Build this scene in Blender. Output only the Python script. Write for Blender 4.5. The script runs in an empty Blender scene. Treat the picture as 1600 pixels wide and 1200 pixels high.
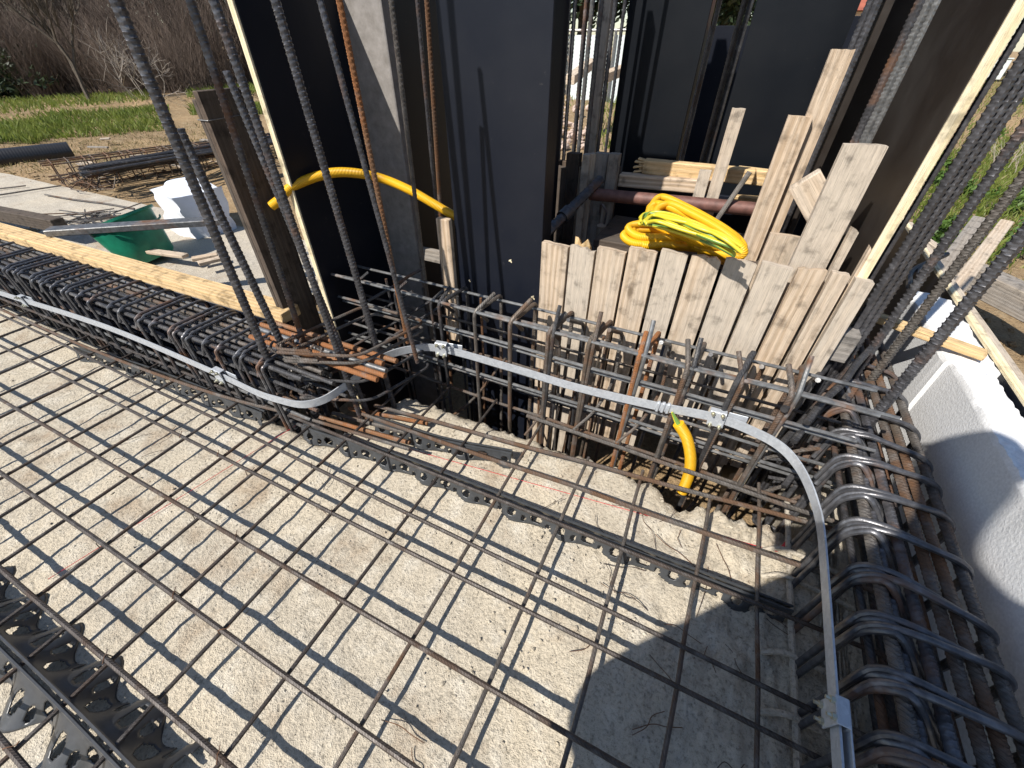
import bpy, bmesh, math, random
import numpy as np
from mathutils import Vector, Matrix
R = math.radians
random.seed(7); RNG = np.random.default_rng(7)
scene = bpy.context.scene
col = scene.collection

# ------------------------------------------------------------------ camera
# x runs along the slab edge to the right, y into the site, z up; z = 0 is the top mesh of bars
F = 641.7; PITCH, ROLL, YAW = R(39.8), R(-0.218), R(-25.53); CAMH = 1.0
_f = np.array([math.sin(YAW)*math.cos(PITCH), math.cos(YAW)*math.cos(PITCH), -math.sin(PITCH)])
_r = np.array([math.cos(YAW), -math.sin(YAW), 0.0]); _d = np.cross(_f, _r)
RT = math.cos(ROLL)*_r + math.sin(ROLL)*_d; DN = -math.sin(ROLL)*_r + math.cos(ROLL)*_d
cam_data = bpy.data.cameras.new('camera'); cam = bpy.data.objects.new('camera', cam_data); col.objects.link(cam)
m3 = Matrix((RT, -DN, -_f)).transposed()
cam.matrix_world = Matrix.Translation((0, 0, CAMH)) @ m3.to_4x4()
cam_data.sensor_width = 36; cam_data.lens = 36*F/1600; cam_data.clip_start = 0.02; cam_data.clip_end = 500
scene.camera = cam

# ------------------------------------------------------------------ light
SUN = Vector((0.40, 0.84, -1.0)).normalized()
world = bpy.data.worlds.new('World'); scene.world = world; world.use_nodes = True
wn = world.node_tree.nodes; wn.clear()
sky = wn.new('ShaderNodeTexSky'); sky.sky_type = 'NISHITA'; sky.sun_disc = False
sky.sun_elevation = math.asin(-SUN.z); sky.sun_rotation = math.atan2(-SUN.x, -SUN.y)
sky.air_density = 1.0; sky.dust_density = 0.4; sky.ozone_density = 1.4
bg = wn.new('ShaderNodeBackground'); bg.inputs[1].default_value = 0.09
wo = wn.new('ShaderNodeOutputWorld')
world.node_tree.links.new(sky.outputs[0], bg.inputs[0]); world.node_tree.links.new(bg.outputs[0], wo.inputs[0])
sun_data = bpy.data.lights.new('sun', 'SUN'); sun_data.energy = 4.6; sun_data.angle = R(0.53); sun_data.color = (1.0, 0.95, 0.87)
sun = bpy.data.objects.new('sun', sun_data); col.objects.link(sun)
sun.rotation_euler = SUN.to_track_quat('-Z', 'Y').to_euler(); sun.location = (-2, -4, 6)
scene.view_settings.view_transform = 'Standard'; scene.view_settings.look = 'None'
scene.view_settings.gamma = 1.0; scene.view_settings.exposure = 0.62

# ------------------------------------------------------------------ helpers
def P(px, py, u=None, v=None, z=None):
    """point of a real plane (x=u, y=v or z) seen in that direction from the tripod point"""
    d = RT*((px-800)/F) + DN*((py-600)/F) + _f
    if z is not None: t = (z-CAMH)/d[2]
    elif v is not None: t = v/d[1]
    else: t = u/d[0]
    return Vector((d[0]*t, d[1]*t, CAMH+d[2]*t))

def tag(o, label=None, cat=None, group=None, kind=None):
    if label: o['label'] = label
    if cat: o['category'] = cat
    if group: o['group'] = group
    if kind: o['kind'] = kind
    return o
def thing(name, label, cat, loc=(0, 0, 0), group=None):
    o = bpy.data.objects.new(name, None); col.objects.link(o); o.location = loc; o.empty_display_size = 0.05
    return tag(o, label, cat, group)

class MB:
    """collects shapes and links them as one mesh object with UVs in metres"""
    def __init__(s): s.v = []; s.f = []; s.uv = []; s.n = 0
    def add(s, V, Fc, UV=None):
        b = s.n; s.v.extend([tuple(p) for p in V]); s.n += len(V)
        for k, f in enumerate(Fc):
            s.f.append([i+b for i in f])
            s.uv.append(UV[k] if UV is not None else [(0, 0)]*len(f))
        return s
    def tube(s, pts, r, seg=8, caps=True, r_end=None, rib=0.0, pitch=.01):
        p = np.array([tuple(q) for q in pts], float)
        # drop duplicates
        keep = [0]+[i for i in range(1, len(p)) if np.linalg.norm(p[i]-p[i-1]) > 1e-6]; p = p[keep]
        n = len(p); T = np.zeros_like(p)
        T[1:-1] = p[2:]-p[:-2]; T[0] = p[1]-p[0]; T[-1] = p[-1]-p[-2]
        T /= np.linalg.norm(T, axis=1)[:, None]+1e-12
        a = np.array([0, 0, 1.0]) if abs(T[0][2]) < .9 else np.array([1.0, 0, 0])
        N = np.cross(T[0], a); N /= np.linalg.norm(N)
        L = np.concatenate([[0], np.cumsum(np.linalg.norm(np.diff(p, axis=0), axis=1))])
        ang = np.arange(seg)*2*math.pi/seg
        V = []
        for i in range(n):
            if i: 
                N = N-T[i]*N.dot(T[i]); N /= np.linalg.norm(N)+1e-12
            B = np.cross(T[i], N)
            rr = np.full(seg, r if r_end is None else r+(r_end-r)*L[i]/max(L[-1], 1e-9))
            if rib:
                side = np.abs(((ang/math.pi) % 1)-.5)*2     # 1 at the longitudinal ribs
                ph = L[i]/pitch + 1.1*side + (ang > math.pi)*.5
                pulse = np.clip(np.cos(2*math.pi*ph)*1.6-.55, 0, 1)
                rr = rr*(1+rib*pulse*(1-side**3)) + rr*rib*.7*np.clip((side-.8)*5, 0, 1)
            V.extend(p[i][None]+rr[:, None]*(np.cos(ang)[:, None]*N+np.sin(ang)[:, None]*B))
        Fc = []; UV = []; off = random.random()*3
        for i in range(n-1):
            for j in range(seg):
                k = (j+1) % seg
                Fc.append([i*seg+j, i*seg+k, (i+1)*seg+k, (i+1)*seg+j])
                UV.append([(L[i]+off, j/seg), (L[i]+off, (j+1)/seg), (L[i+1]+off, (j+1)/seg), (L[i+1]+off, j/seg)])
        if caps:
            Fc.append(list(range(seg))[::-1]); UV.append([(0, 0)]*seg)
            Fc.append([(n-1)*seg+j for j in range(seg)]); UV.append([(0, 0)]*seg)
        return s.add(V, Fc, UV)
    def box(s, c, dx, dy, dz, size, bev=0.002, uvaxis=0):
        """oriented box; dx,dy,dz unit vectors; size full lengths; UV u runs along axis uvaxis; edges bevelled"""
        c = Vector(c); ax = [Vector(dx).normalized(), Vector(dy).normalized(), Vector(dz).normalized()]
        bm = bmesh.new(); bmesh.ops.create_cube(bm, size=1)
        for q in bm.verts: q.co = Vector((q.co.x*size[0], q.co.y*size[1], q.co.z*size[2]))
        if bev: bmesh.ops.bevel(bm, geom=bm.edges[:], offset=min(bev, min(size)*.3), segments=1, affect='EDGES')
        bm.verts.index_update(); bm.normal_update()
        ou, ov = random.random()*5, random.random()*5
        V = [c+ax[0]*q.co.x+ax[1]*q.co.y+ax[2]*q.co.z for q in bm.verts]; Fc = []; UV = []
        oth = [i for i in range(3) if i != uvaxis]
        for f in bm.faces:
            n = f.normal; dom = max(range(3), key=lambda i: abs(n[i]))
            if dom == uvaxis:      # end grain
                uvs = [(q.vert.co[oth[0]]*.15+ou, q.vert.co[oth[1]]+ov) for q in f.loops]
            else:
                w = oth[0] if oth[0] != dom else oth[1]
                uvs = [(q.vert.co[uvaxis]+ou, q.vert.co[w]+ov+dom*.31) for q in f.loops]
            Fc.append([q.vert.index for q in f.loops]); UV.append(uvs)
        bm.free(); return s.add(V, Fc, UV)
    def quad(s, a, b, c, d): return s.add([a, b, c, d], [[0, 1, 2, 3]], [[(0, 0), (1, 0), (1, 1), (0, 1)]])
    def build(s, name, mat, parent=None, smooth=True, sharp=40):
        me = bpy.data.meshes.new(name); me.from_pydata(s.v, [], s.f); 
        ul = me.uv_layers.new(name='UVMap')
        flat = np.array([c for f in s.uv for q in f for c in q], dtype=np.float32)
        ul.data.foreach_set('uv', flat)
        me.materials.append(mat); me.update()
        if smooth:
            me.polygons.foreach_set('use_smooth', [True]*len(me.polygons)); me.set_sharp_from_angle(angle=R(sharp))
        o = bpy.data.objects.new(name, me); col.objects.link(o)
        if parent is not None: o.parent = parent; o.matrix_parent_inverse = Matrix.Translation(-Vector(parent.location)) if parent.type == 'EMPTY' else Matrix()
        return o

def fillet(pts, r, n=5):
    """polyline with rounded corners"""
    pts = [Vector(q) for q in pts]; out = [pts[0]]
    for a, b, c in zip(pts[:-2], pts[1:-1], pts[2:]):
        d1 = (a-b); d2 = (c-b); l = min(r, d1.length*.48, d2.length*.48)
        p0 = b+d1.normalized()*l; p1 = b+d2.normalized()*l
        for k in range(n+1):
            t = k/n; out.append(p0*(1-t)**2+b*2*t*(1-t)+p1*t*t)
    out.append(pts[-1]); return out
def spline(pts, n=8):
    p = [Vector(q) for q in pts]; p = [p[0]*2-p[1]]+p+[p[-1]*2-p[-2]]; out = []
    for i in range(1, len(p)-2):
        for k in range(n):
            t = k/n
            out.append(.5*((2*p[i])+(p[i+1]-p[i-1])*t+(2*p[i-1]-5*p[i]+4*p[i+1]-p[i+2])*t*t+(3*p[i]-p[i-1]-3*p[i+1]+p[i+2])*t**3))
    out.append(p[-2]); return out
def seglist(a, b, step):
    a = Vector(a); b = Vector(b); n = max(1, int((b-a).length/step)); return [a.lerp(b, i/n) for i in range(n+1)]
def wob(a, b, n=6, amp=.003):
    a = Vector(a); b = Vector(b); out = []
    for i in range(n+1):
        q = a.lerp(b, i/n)
        if 0 < i < n: q += Vector((random.uniform(-amp, amp), random.uniform(-amp, amp), random.uniform(-amp, amp)*.5))
        out.append(q)
    return spline(out, 3)

# ------------------------------------------------------------------ materials
def mat(name):
    m = bpy.data.materials.new(name); m.use_nodes = True
    nt = m.node_tree; b = nt.nodes['Principled BSDF']; return m, nt, b
def N(nt, t, **k):
    n = nt.nodes.new(t)
    for a, v in k.items():
        if hasattr(n, a): setattr(n, a, v)
    return n
def lk(nt, a, b): nt.links.new(a, b)
def val(nt, op, a, b=None, c=None):
    n = nt.nodes.new('ShaderNodeMath'); n.operation = op
    for i, x in enumerate((a, b, c)):
        if x is None: continue
        if isinstance(x, (int, float)): n.inputs[i].default_value = x
        else: lk(nt, x, n.inputs[i])
    return n.outputs[0]
def noise(nt, vec, scale, detail=4, rough=.55, dim='3D'):
    n = nt.nodes.new('ShaderNodeTexNoise'); n.inputs['Scale'].default_value = scale
    n.inputs['Detail'].default_value = detail; n.inputs['Roughness'].default_value = rough
    if vec is not None: lk(nt, vec, n.inputs['Vector'])
    return n.outputs['Fac']
def ramp(nt, fac, stops):
    n = nt.nodes.new('ShaderNodeValToRGB'); e = n.color_ramp.elements
    while len(e) < len(stops): e.new(.5)
    for q, (p, c) in zip(e, stops):
        q.position = p; q.color = (*c, 1) if not isinstance(c, (int, float)) else (c, c, c, 1)
    lk(nt, fac, n.inputs[0]); return n.outputs[0]
def mix(nt, fac, a, b, mode='MIX'):
    n = nt.nodes.new('ShaderNodeMix'); n.data_type = 'RGBA'; n.blend_type = mode
    for i, x in ((0, fac), (6, a), (7, b)):
        if isinstance(x, (int, float)): n.inputs[i].default_value = x
        elif isinstance(x, tuple): n.inputs[i].default_value = (*x, 1)
        else: lk(nt, x, n.inputs[i])
    return n.outputs[2]
def bump(nt, b, h, dist=.001, strength=1.0, prev=None):
    n = nt.nodes.new('ShaderNodeBump'); n.inputs['Distance'].default_value = dist; n.inputs['Strength'].default_value = strength
    lk(nt, h, n.inputs['Height'])
    if prev is not None: lk(nt, prev, n.inputs['Normal'])
    lk(nt, n.outputs[0], b.inputs['Normal']); return n.outputs[0]
def coords(nt, out='Object'): return N(nt, 'ShaderNodeTexCoord').outputs[out]
def objrand(nt): return N(nt, 'ShaderNodeObjectInfo').outputs['Random']
def geopos(nt): return N(nt, 'ShaderNodeNewGeometry').outputs['Position']

def rebar_mat(name, dark, rust_amt, rust=(.17, .080, .038), ribs=True, pitch=.009, light=(.20, .19, .18), metal=.35, rough=.48):
    m, nt, b = mat(name); pos = geopos(nt)
    n1 = noise(nt, pos, 9, 5); n2 = noise(nt, pos, 60, 4); n3 = noise(nt, pos, 240, 2)
    r = objrand(nt)
    base = mix(nt, ramp(nt, n2, [(.35, 0.0), (.7, 1.0)]), dark, tuple(min(1, c*1.9) for c in dark))
    thr = val(nt, 'ADD', val(nt, 'MULTIPLY', r, .22), n1)
    ru = ramp(nt, val(nt, 'ADD', thr, val(nt, 'MULTIPLY', n3, .10)), [(.80-.42*rust_amt, 0.0), (.95-.30*rust_amt, 1.0)])
    rc = mix(nt, n2, rust, tuple(c*.45 for c in rust))
    c = mix(nt, ru, base, rc)
    c = mix(nt, ramp(nt, noise(nt, pos, 28, 3), [(.55, 0.0), (.75, .55)]), c, light)
    lk(nt, c, b.inputs['Base Color'])
    lk(nt, val(nt, 'MULTIPLY', val(nt, 'SUBTRACT', 1.0, ru), metal), b.inputs['Metallic'])
    lk(nt, val(nt, 'ADD', rough, val(nt, 'MULTIPLY', ru, .35)), b.inputs['Roughness'])
    prev = None
    if ribs:
        uv = N(nt, 'ShaderNodeSeparateXYZ'); lk(nt, coords(nt, 'UV'), uv.inputs[0])
        tri = val(nt, 'PINGPONG', uv.outputs[1], .25)
        half = val(nt, 'MULTIPLY', val(nt, 'GREATER_THAN', uv.outputs[1], .5), .5)
        ph = val(nt, 'ADD', val(nt, 'ADD', val(nt, 'DIVIDE', uv.outputs[0], pitch), val(nt, 'MULTIPLY', tri, 5.0)), half)
        s = val(nt, 'COSINE', val(nt, 'MULTIPLY', ph, 2*math.pi))
        h = ramp(nt, val(nt, 'ADD', val(nt, 'MULTIPLY', s, .5), .5), [(.45, 0.0), (.85, 1.0)])
        prev = bump(nt, b, h, .0012, 1.0)
    bump(nt, b, n3, .0006, .6, prev)
    return m
M = {}
M['mesh'] = rebar_mat('mesh_steel', (.046, .038, .034), .30, rust=(.085, .050, .032), pitch=.008)
M['dark'] = rebar_mat('dark_steel', (.040, .039, .041), .18, ribs=True, pitch=.010)
M['darkgeo'] = rebar_mat('dark_steel_ribbed', (.062, .061, .066), .12, ribs=False, rough=.38, metal=.5, light=(.26, .26, .28))
M['stir'] = rebar_mat('stirrup_steel', (.070, .070, .075), .14, ribs=False, rough=.36, metal=.5, light=(.30, .30, .31))
M['orange'] = rebar_mat('orange_rust_steel', (.14, .09, .055), .95, rust=(.34, .135, .045), pitch=.009)
M['rusty'] = rebar_mat('rusty_steel', (.085, .070, .056), .66, rust=(.19, .090, .04), pitch=.009)
M['mid'] = rebar_mat('mid_steel', (.085, .076, .068), .42, rust=(.14, .075, .04), pitch=.009)
M['grey'] = rebar_mat('grey_steel', (.13, .13, .13), .12, ribs=False, rough=.4, metal=.55, light=(.34, .34, .34))
M['wire'] = rebar_mat('wire_steel', (.05, .04, .035), .6, ribs=False)

def concrete_mat(name, c1, c2, c3, rough_bump=1.0):
    m, nt, b = mat(name); pos = geopos(nt)
    big = noise(nt, pos, 2.3, 5, .6); med = noise(nt, pos, 14, 6, .65); fin = noise(nt, pos, 120, 4, .7); gr = noise(nt, pos, 420, 2, .6)
    c = mix(nt, ramp(nt, big, [(.36, 0.0), (.64, 1.0)]), c1, c2)
    c = mix(nt, ramp(nt, med, [(.50, 0.0), (.72, .75)]), c, c3)
    c = mix(nt, ramp(nt, noise(nt, pos, 4.6, 4, .7), [(.55, 0.0), (.70, .6)]), c, (.34, .25, .165))
    c = mix(nt, 1.0, c, ramp(nt, fin, [(.30, .48), (.48, .98), (.72, 1.16)]), 'MULTIPLY')
    vo = N(nt, 'ShaderNodeTexVoronoi'); vo.inputs['Scale'].default_value = 55; lk(nt, pos, vo.inputs['Vector'])
    pit = ramp(nt, vo.outputs['Distance'], [(.05, 0.0), (.22, 1.0)])
    pm = ramp(nt, noise(nt, pos, 7, 3), [(.52, 1.0), (.60, 0.0)])
    pit = mix(nt, pm, pit, (1, 1, 1))
    c = mix(nt, 1.0, c, ramp(nt, pit, [(0, .55), (.6, 1.0)]), 'MULTIPLY')
    lk(nt, c, b.inputs['Base Color']); b.inputs['Roughness'].default_value = .93; b.inputs['Specular IOR Level'].default_value = .2
    h = val(nt, 'ADD', val(nt, 'ADD', val(nt, 'MULTIPLY', fin, .6), val(nt, 'MULTIPLY', gr, .25)), val(nt, 'MULTIPLY', med, 1.0))
    h = val(nt, 'ADD', h, val(nt, 'MULTIPLY', pit, .35))
    bump(nt, b, h, .010*rough_bump, .9); return m
M['slab'] = concrete_mat('slab_concrete', (.545, .475, .365), (.455, .405, .325), (.62, .575, .49))
M['blind'] = concrete_mat('blinding_concrete', (.50, .44, .35), (.42, .38, .32), (.56, .51, .43))

def wood_mat(name, c1, c2, grey, tint=.35, knots=True, bumpd=.0012, saw=0.0):
    m, nt, b = mat(name)
    uv = N(nt, 'ShaderNodeMapping'); lk(nt, coords(nt, 'UV'), uv.inputs[0]); uv.inputs['Scale'].default_value = (1.6, 16, 1)
    r = objrand(nt)
    ad = N(nt, 'ShaderNodeVectorMath'); ad.operation = 'ADD'; lk(nt, uv.outputs[0], ad.inputs[0])
    cb = N(nt, 'ShaderNodeCombineXYZ'); lk(nt, val(nt, 'MULTIPLY', r, 37.0), cb.inputs[0]); lk(nt, val(nt, 'MULTIPLY', r, 91.0), cb.inputs[1]); lk(nt, cb.outputs[0], ad.inputs[1])
    vec = ad.outputs[0]
    w = N(nt, 'ShaderNodeTexWave'); w.wave_type = 'BANDS'; w.bands_direction = 'Y'
    w.inputs['Scale'].default_value = 1.1; w.inputs['Distortion'].default_value = 5.5; w.inputs['Detail'].default_value = 3; w.inputs['Detail Scale'].default_value = 1.2
    lk(nt, vec, w.inputs['Vector'])
    uv2 = N(nt, 'ShaderNodeMapping'); lk(nt, vec, uv2.inputs[0]); uv2.inputs['Scale'].default_value = (2.5, 12, 1)
    fib = noise(nt, uv2.outputs[0], 3.0, 6, .7); blot = noise(nt, vec, .9, 4, .6); blot2 = noise(nt, geopos(nt), 22, 4, .6)
    c = mix(nt, ramp(nt, w.outputs['Fac'], [(.15, 0.0), (.85, 1.0)]), c1, c2)
    c = mix(nt, ramp(nt, val(nt, 'ADD', val(nt, 'MULTIPLY', blot, .8), val(nt, 'MULTIPLY', r, tint)), [(.35, 0.0), (.75, .95)]), c, grey)
    c = mix(nt, 1.0, c, ramp(nt, fib, [(.30, .50), (.48, 1.0), (.7, 1.12)]), 'MULTIPLY')
    c = mix(nt, 1.0, c, ramp(nt, blot2, [(.32, .55), (.46, 1.0), (.66, 1.10)]), 'MULTIPLY')
    if knots:
        km = N(nt, 'ShaderNodeMapping'); lk(nt, vec, km.inputs[0]); km.inputs['Scale'].default_value = (2.6, .62, 1)
        vo = N(nt, 'ShaderNodeTexVoronoi'); vo.inputs['Scale'].default_value = 1.0; lk(nt, km.outputs[0], vo.inputs['Vector'])
        kn = ramp(nt, vo.outputs['Distance'], [(.05, 1.0), (.11, 0.0)])
        c = mix(nt, val(nt, 'MULTIPLY', kn, .75), c, tuple(x*.38 for x in c1))
    lk(nt, c, b.inputs['Base Color']); b.inputs['Roughness'].default_value = .85; b.inputs['Specular IOR Level'].default_value = .25
    bump(nt, b, val(nt, 'ADD', fib, val(nt, 'MULTIPLY', w.outputs['Fac'], .35)), bumpd*2.2, .9); return m
M['plank'] = wood_mat('weathered_plank', (.42, .31, .21), (.57, .445, .325), (.48, .415, .34), .45)
M['newwood'] = wood_mat('fresh_pine', (.62, .42, .20), (.72, .53, .30), (.55, .38, .20), tint=.2)
M['oldwood'] = wood_mat('old_grey_wood', (.25, .20, .15), (.33, .28, .22), (.27, .25, .23))
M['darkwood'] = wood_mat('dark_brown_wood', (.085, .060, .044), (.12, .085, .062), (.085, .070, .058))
M['plyedge'] = wood_mat('plywood_edge', (.70, .58, .36), (.80, .70, .50), (.72, .62, .42), tint=.1, knots=False)

def film_mat(name, base, rough=.33, dust=.12):
    m, nt, b = mat(name); pos = geopos(nt)
    sm = noise(nt, pos, 5, 6, .6); sc = noise(nt, pos, 40, 5, .7)
    c = mix(nt, ramp(nt, sm, [(.4, 0.0), (.75, dust)]), base, (.16, .15, .14))
    c = mix(nt, ramp(nt, sc, [(.66, 0.0), (.74, .35)]), c, (.12, .11, .10))
    lk(nt, c, b.inputs['Base Color'])
    lk(nt, val(nt, 'ADD', rough, val(nt, 'MULTIPLY', sm, .10)), b.inputs['Roughness']); b.inputs['Specular IOR Level'].default_value = .27
    bump(nt, b, noise(nt, pos, 14, 3), .002, .25); return m
M['film'] = film_mat('film_faced_plywood', (.0055, .0075, .014), .38, .03)
M['film2'] = film_mat('film_faced_plywood_dark', (.004, .0055, .0085), .34, .02)
M['filmwarm'] = film_mat('film_faced_plywood_sun_tint', (.020, .015, .012), .4, .18)  # browner, paler film: grazing sun is painted into the colour

def plain(name, c, rough=.5, metal=0.0, var=.25, scale=30, bd=.0005, spec=.5):
    m, nt, b = mat(name); pos = geopos(nt); n = noise(nt, pos, scale, 5, .6)
    cc = mix(nt, 1.0, c, ramp(nt, n, [(.25, 1-var), (.75, 1+var*.5)]), 'MULTIPLY')
    lk(nt, cc, b.inputs['Base Color']); b.inputs['Roughness'].default_value = rough; b.inputs['Metallic'].default_value = metal
    b.inputs['Specular IOR Level'].default_value = spec
    bump(nt, b, n, bd, .6); return m
def galv():
    m, nt, b = mat('galvanised_steel'); pos = geopos(nt)
    vo = N(nt, 'ShaderNodeTexVoronoi'); vo.inputs['Scale'].default_value = 130; lk(nt, pos, vo.inputs['Vector'])
    n = noise(nt, pos, 35, 5, .7)
    c = mix(nt, vo.outputs['Color'], (.40, .425, .46), (.52, .545, .58)); c = mix(nt, ramp(nt, n, [(.5, 0.0), (.75, .6)]), c, (.34, .35, .37))
    lk(nt, c, b.inputs['Base Color']); b.inputs['Metallic'].default_value = .30
    lk(nt, val(nt, 'ADD', .30, val(nt, 'MULTIPLY', n, .25)), b.inputs['Roughness']); bump(nt, b, n, .0006, .5); return m
M['galv'] = galv()
def corrug(name, c, pitch=.0042):
    m, nt, b = mat(name)
    uv = N(nt, 'ShaderNodeSeparateXYZ'); lk(nt, coords(nt, 'UV'), uv.inputs[0])
    s = val(nt, 'SINE', val(nt, 'MULTIPLY', uv.outputs[0], 2*math.pi/pitch))
    h = val(nt, 'ADD', val(nt, 'MULTIPLY', s, .5), .5)
    cc = mix(nt, ramp(nt, noise(nt, geopos(nt), 30, 4), [(.4, 0.0), (.8, .5)]), c, tuple(x*.75 for x in c))
    lk(nt, cc, b.inputs['Base Color']); b.inputs['Roughness'].default_value = .42; bump(nt, b, h, .0011, 1.0); return m
M['conduit'] = corrug('yellow_corrugated_plastic', (.80, .43, .012))
M['blackpipe'] = corrug('black_corrugated_plastic', (.018, .018, .02), .030)
M['cable'] = None
def cable():
    m, nt, b = mat('green_yellow_sheath')
    uv = N(nt, 'ShaderNodeSeparateXYZ'); lk(nt, coords(nt, 'UV'), uv.inputs[0])
    s = val(nt, 'GREATER_THAN', val(nt, 'FRACT', val(nt, 'ADD', uv.outputs[1], val(nt, 'MULTIPLY', uv.outputs[0], .6))), .72)
    c = mix(nt, s, (.60, .50, .03), (.13, .24, .05)); lk(nt, c, b.inputs['Base Color']); b.inputs['Roughness'].default_value = .35; return m
M['cable'] = cable()
M['plastic'] = plain('black_plastic', (.05, .052, .056), .36, 0, .3, 60)
M['clearplastic'] = plain('grey_plastic', (.045, .048, .052), .4, 0, .3, 60)
M['eps'] = plain('white_insulation', (.74, .74, .745), .95, 0, .16, 150, .0022, .1)
M['tub'] = plain('green_plastic', (.015, .24, .14), .45, 0, .45, 14)
M['bag'] = plain('white_sheet', (.72, .75, .82), .4, 0, .1, 8, .004)
M['rustpipe'] = plain('rusty_painted_pipe', (.16, .075, .06), .6, .15, .5, 40, .001)
M['zinc'] = plain('zinc_bolt', (.55, .53, .42), .35, .8, .2, 80)
M['red'] = plain('red_plastic', (.55, .03, .04), .5)

# ================================================================== SETTING
def grid_mesh(name, us, vs, zf, m, kind='structure'):
    U, V = np.meshgrid(us, vs, indexing='ij'); Z = zf(U, V)
    nu, nv = U.shape
    co = np.stack([U, V, Z], -1).reshape(-1, 3)
    idx = np.arange(nu*nv).reshape(nu, nv)
    q = np.stack([idx[:-1, :-1], idx[1:, :-1], idx[1:, 1:], idx[:-1, 1:]], -1).reshape(-1, 4)
    me = bpy.data.meshes.new(name); me.from_pydata(co.tolist(), [], q.tolist()); me.materials.append(m)
    me.polygons.foreach_set('use_smooth', [True]*len(me.polygons))
    o = bpy.data.objects.new(name, me); col.objects.link(o); o['kind'] = kind; return o
def vnoise(U, V, scale, seed):
    rg = np.random.default_rng(seed); T = rg.random((64, 64))
    x = U*scale; y = V*scale; i = np.floor(x).astype(int); j = np.floor(y).astype(int); a = x-i; b = y-j
    a = a*a*(3-2*a); b = b*b*(3-2*b); g = lambda p, q: T[p % 64, q % 64]
    return (g(i, j)*(1-a)+g(i+1, j)*a)*(1-b)+(g(i, j+1)*(1-a)+g(i+1, j+1)*a)*b-.5

# ground: one sheet to the horizon, lowered inside the excavation
def gz(U, V):
    z = -.24+vnoise(U, V, .8, 1)*.16+vnoise(U, V, 3.1, 2)*.05+vnoise(U, V, 9, 3)*.02
    z = np.where(np.hypot(U, V) > 14, -.24+vnoise(U, V, .1, 5)*.6, z)
    pit = (U > -8) & (U < 1.0) & (V > -3) & (V < 1.02); z = np.where(pit, -.55, z)
    pit2 = (U > -1.75) & (U < 1.0) & (V > .9) & (V < 2.9); z = np.where(pit2, -.62, z)
    return z
def axis(c0, c1, step, far):
    a = np.arange(c0, c1, step); g = []; s = step; x = c1
    while x < far: g.append(x); s *= 1.16; x += s
    h = []; s = step; x = c0-step
    while x > -far: h.append(x); s *= 1.16; x -= s
    return np.array(h[::-1]+list(a)+g)
m, nt, b = mat('dry_earth'); pos = geopos(nt)
n1 = noise(nt, pos, .9, 5, .6); n2 = noise(nt, pos, 9, 6, .7); n3 = noise(nt, pos, 70, 4, .7)
c = mix(nt, ramp(nt, n1, [(.38, 0.0), (.62, 1.0)]), (.36, .25, .14), (.29, .205, .12))
c = mix(nt, ramp(nt, n2, [(.5, 0.0), (.75, .8)]), c, (.46, .37, .24)); c = mix(nt, 1.0, c, ramp(nt, n3, [(.3, .55), (.5, 1.0), (.75, 1.15)]), 'MULTIPLY')
lk(nt, c, b.inputs['Base Color']); b.inputs['Roughness'].default_value = .95; b.inputs['Specular IOR Level'].default_value = .1
bump(nt, b, val(nt, 'ADD', n2, val(nt, 'MULTIPLY', n3, .5)), .04, .9); M['earth'] = m
grid_mesh('ground', axis(-9, 4, .11, 160), axis(-3.2, 10, .11, 160), gz, M['earth'])

# concrete slab with a broken edge along the pit
ZS = -.068
def vmax(u):
    t = np.clip((u+1.0)/.11, 0, 1); e = .590+(.912-.590)*t
    j = vnoise(u, u*0, 9, 11)*.035+vnoise(u, u*0, 31, 12)*.034+vnoise(u, u*0, 85, 13)*.016-.055*np.exp(-((u-.135)/.05)**4)-.02*np.exp(-((u-.33)/.08)**2)
    amp = np.clip((u+.35)/.4, .25, 1)
    return e+j*amp*np.clip((u+1.2)*4, .4, 1)+np.clip((u-.50)/.05, 0, 1)*.95
us = np.concatenate([np.arange(-5.2, -2.2, .05), np.arange(-2.2, .706, .007)]); 
ts = np.concatenate([np.linspace(0, .25, 8)[:-1], np.linspace(.25, 1, 160)])
U = np.repeat(us[:, None], len(ts)+3, 1); VM = vmax(us)
V = np.zeros_like(U); Z = np.zeros_like(U)
for i, vm in enumerate(VM):
    V[i, :len(ts)] = -2.2+ts*(vm+2.2); V[i, len(ts):] = [vm+.006, vm-.01, vm-.02]
rub = np.clip((U+.1)*2.2, 0, 1)*np.clip((V-.0)*2, .25, 1)
Z = ZS+vnoise(U, V, 6, 21)*.006+vnoise(U, V, 30, 22)*.004+vnoise(U, V, 75, 23)*.003
Z += rub*(vnoise(U, V, 22, 24)*.014+np.abs(vnoise(U, V, 48, 25))*.026+vnoise(U, V, 110, 26)*.010)
edge = np.clip(1-(VM[:, None]-V)/.05, 0, 1); Z -= edge**2*.012*(1+vnoise(U, V, 60, 27)*1.6)-edge*np.clip((U+.3)*2.5, .15, 1)*(np.abs(vnoise(U, V, 26, 29))*.06+vnoise(U, V, 70, 30)*.02-.012)
k = len(ts); Z[:, k] = Z[:, k-1]-.022+vnoise(U[:, k], V[:, k], 50, 28)*.02; Z[:, k+1] = -.2; Z[:, k+2] = -.56
nu, nv = U.shape; idx = np.arange(nu*nv).reshape(nu, nv)
q = np.stack([idx[:-1, :-1], idx[1:, :-1], idx[1:, 1:], idx[:-1, 1:]], -1).reshape(-1, 4)
me = bpy.data.meshes.new('concrete_slab'); me.from_pydata(np.stack([U, V, Z], -1).reshape(-1, 3).tolist(), [], q.tolist()); me.materials.append(M['slab'])
me.polygons.foreach_set('use_smooth', [True]*len(me.polygons))
o = bpy.data.objects.new('concrete_slab', me); col.objects.link(o); o['kind'] = 'structure'
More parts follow.
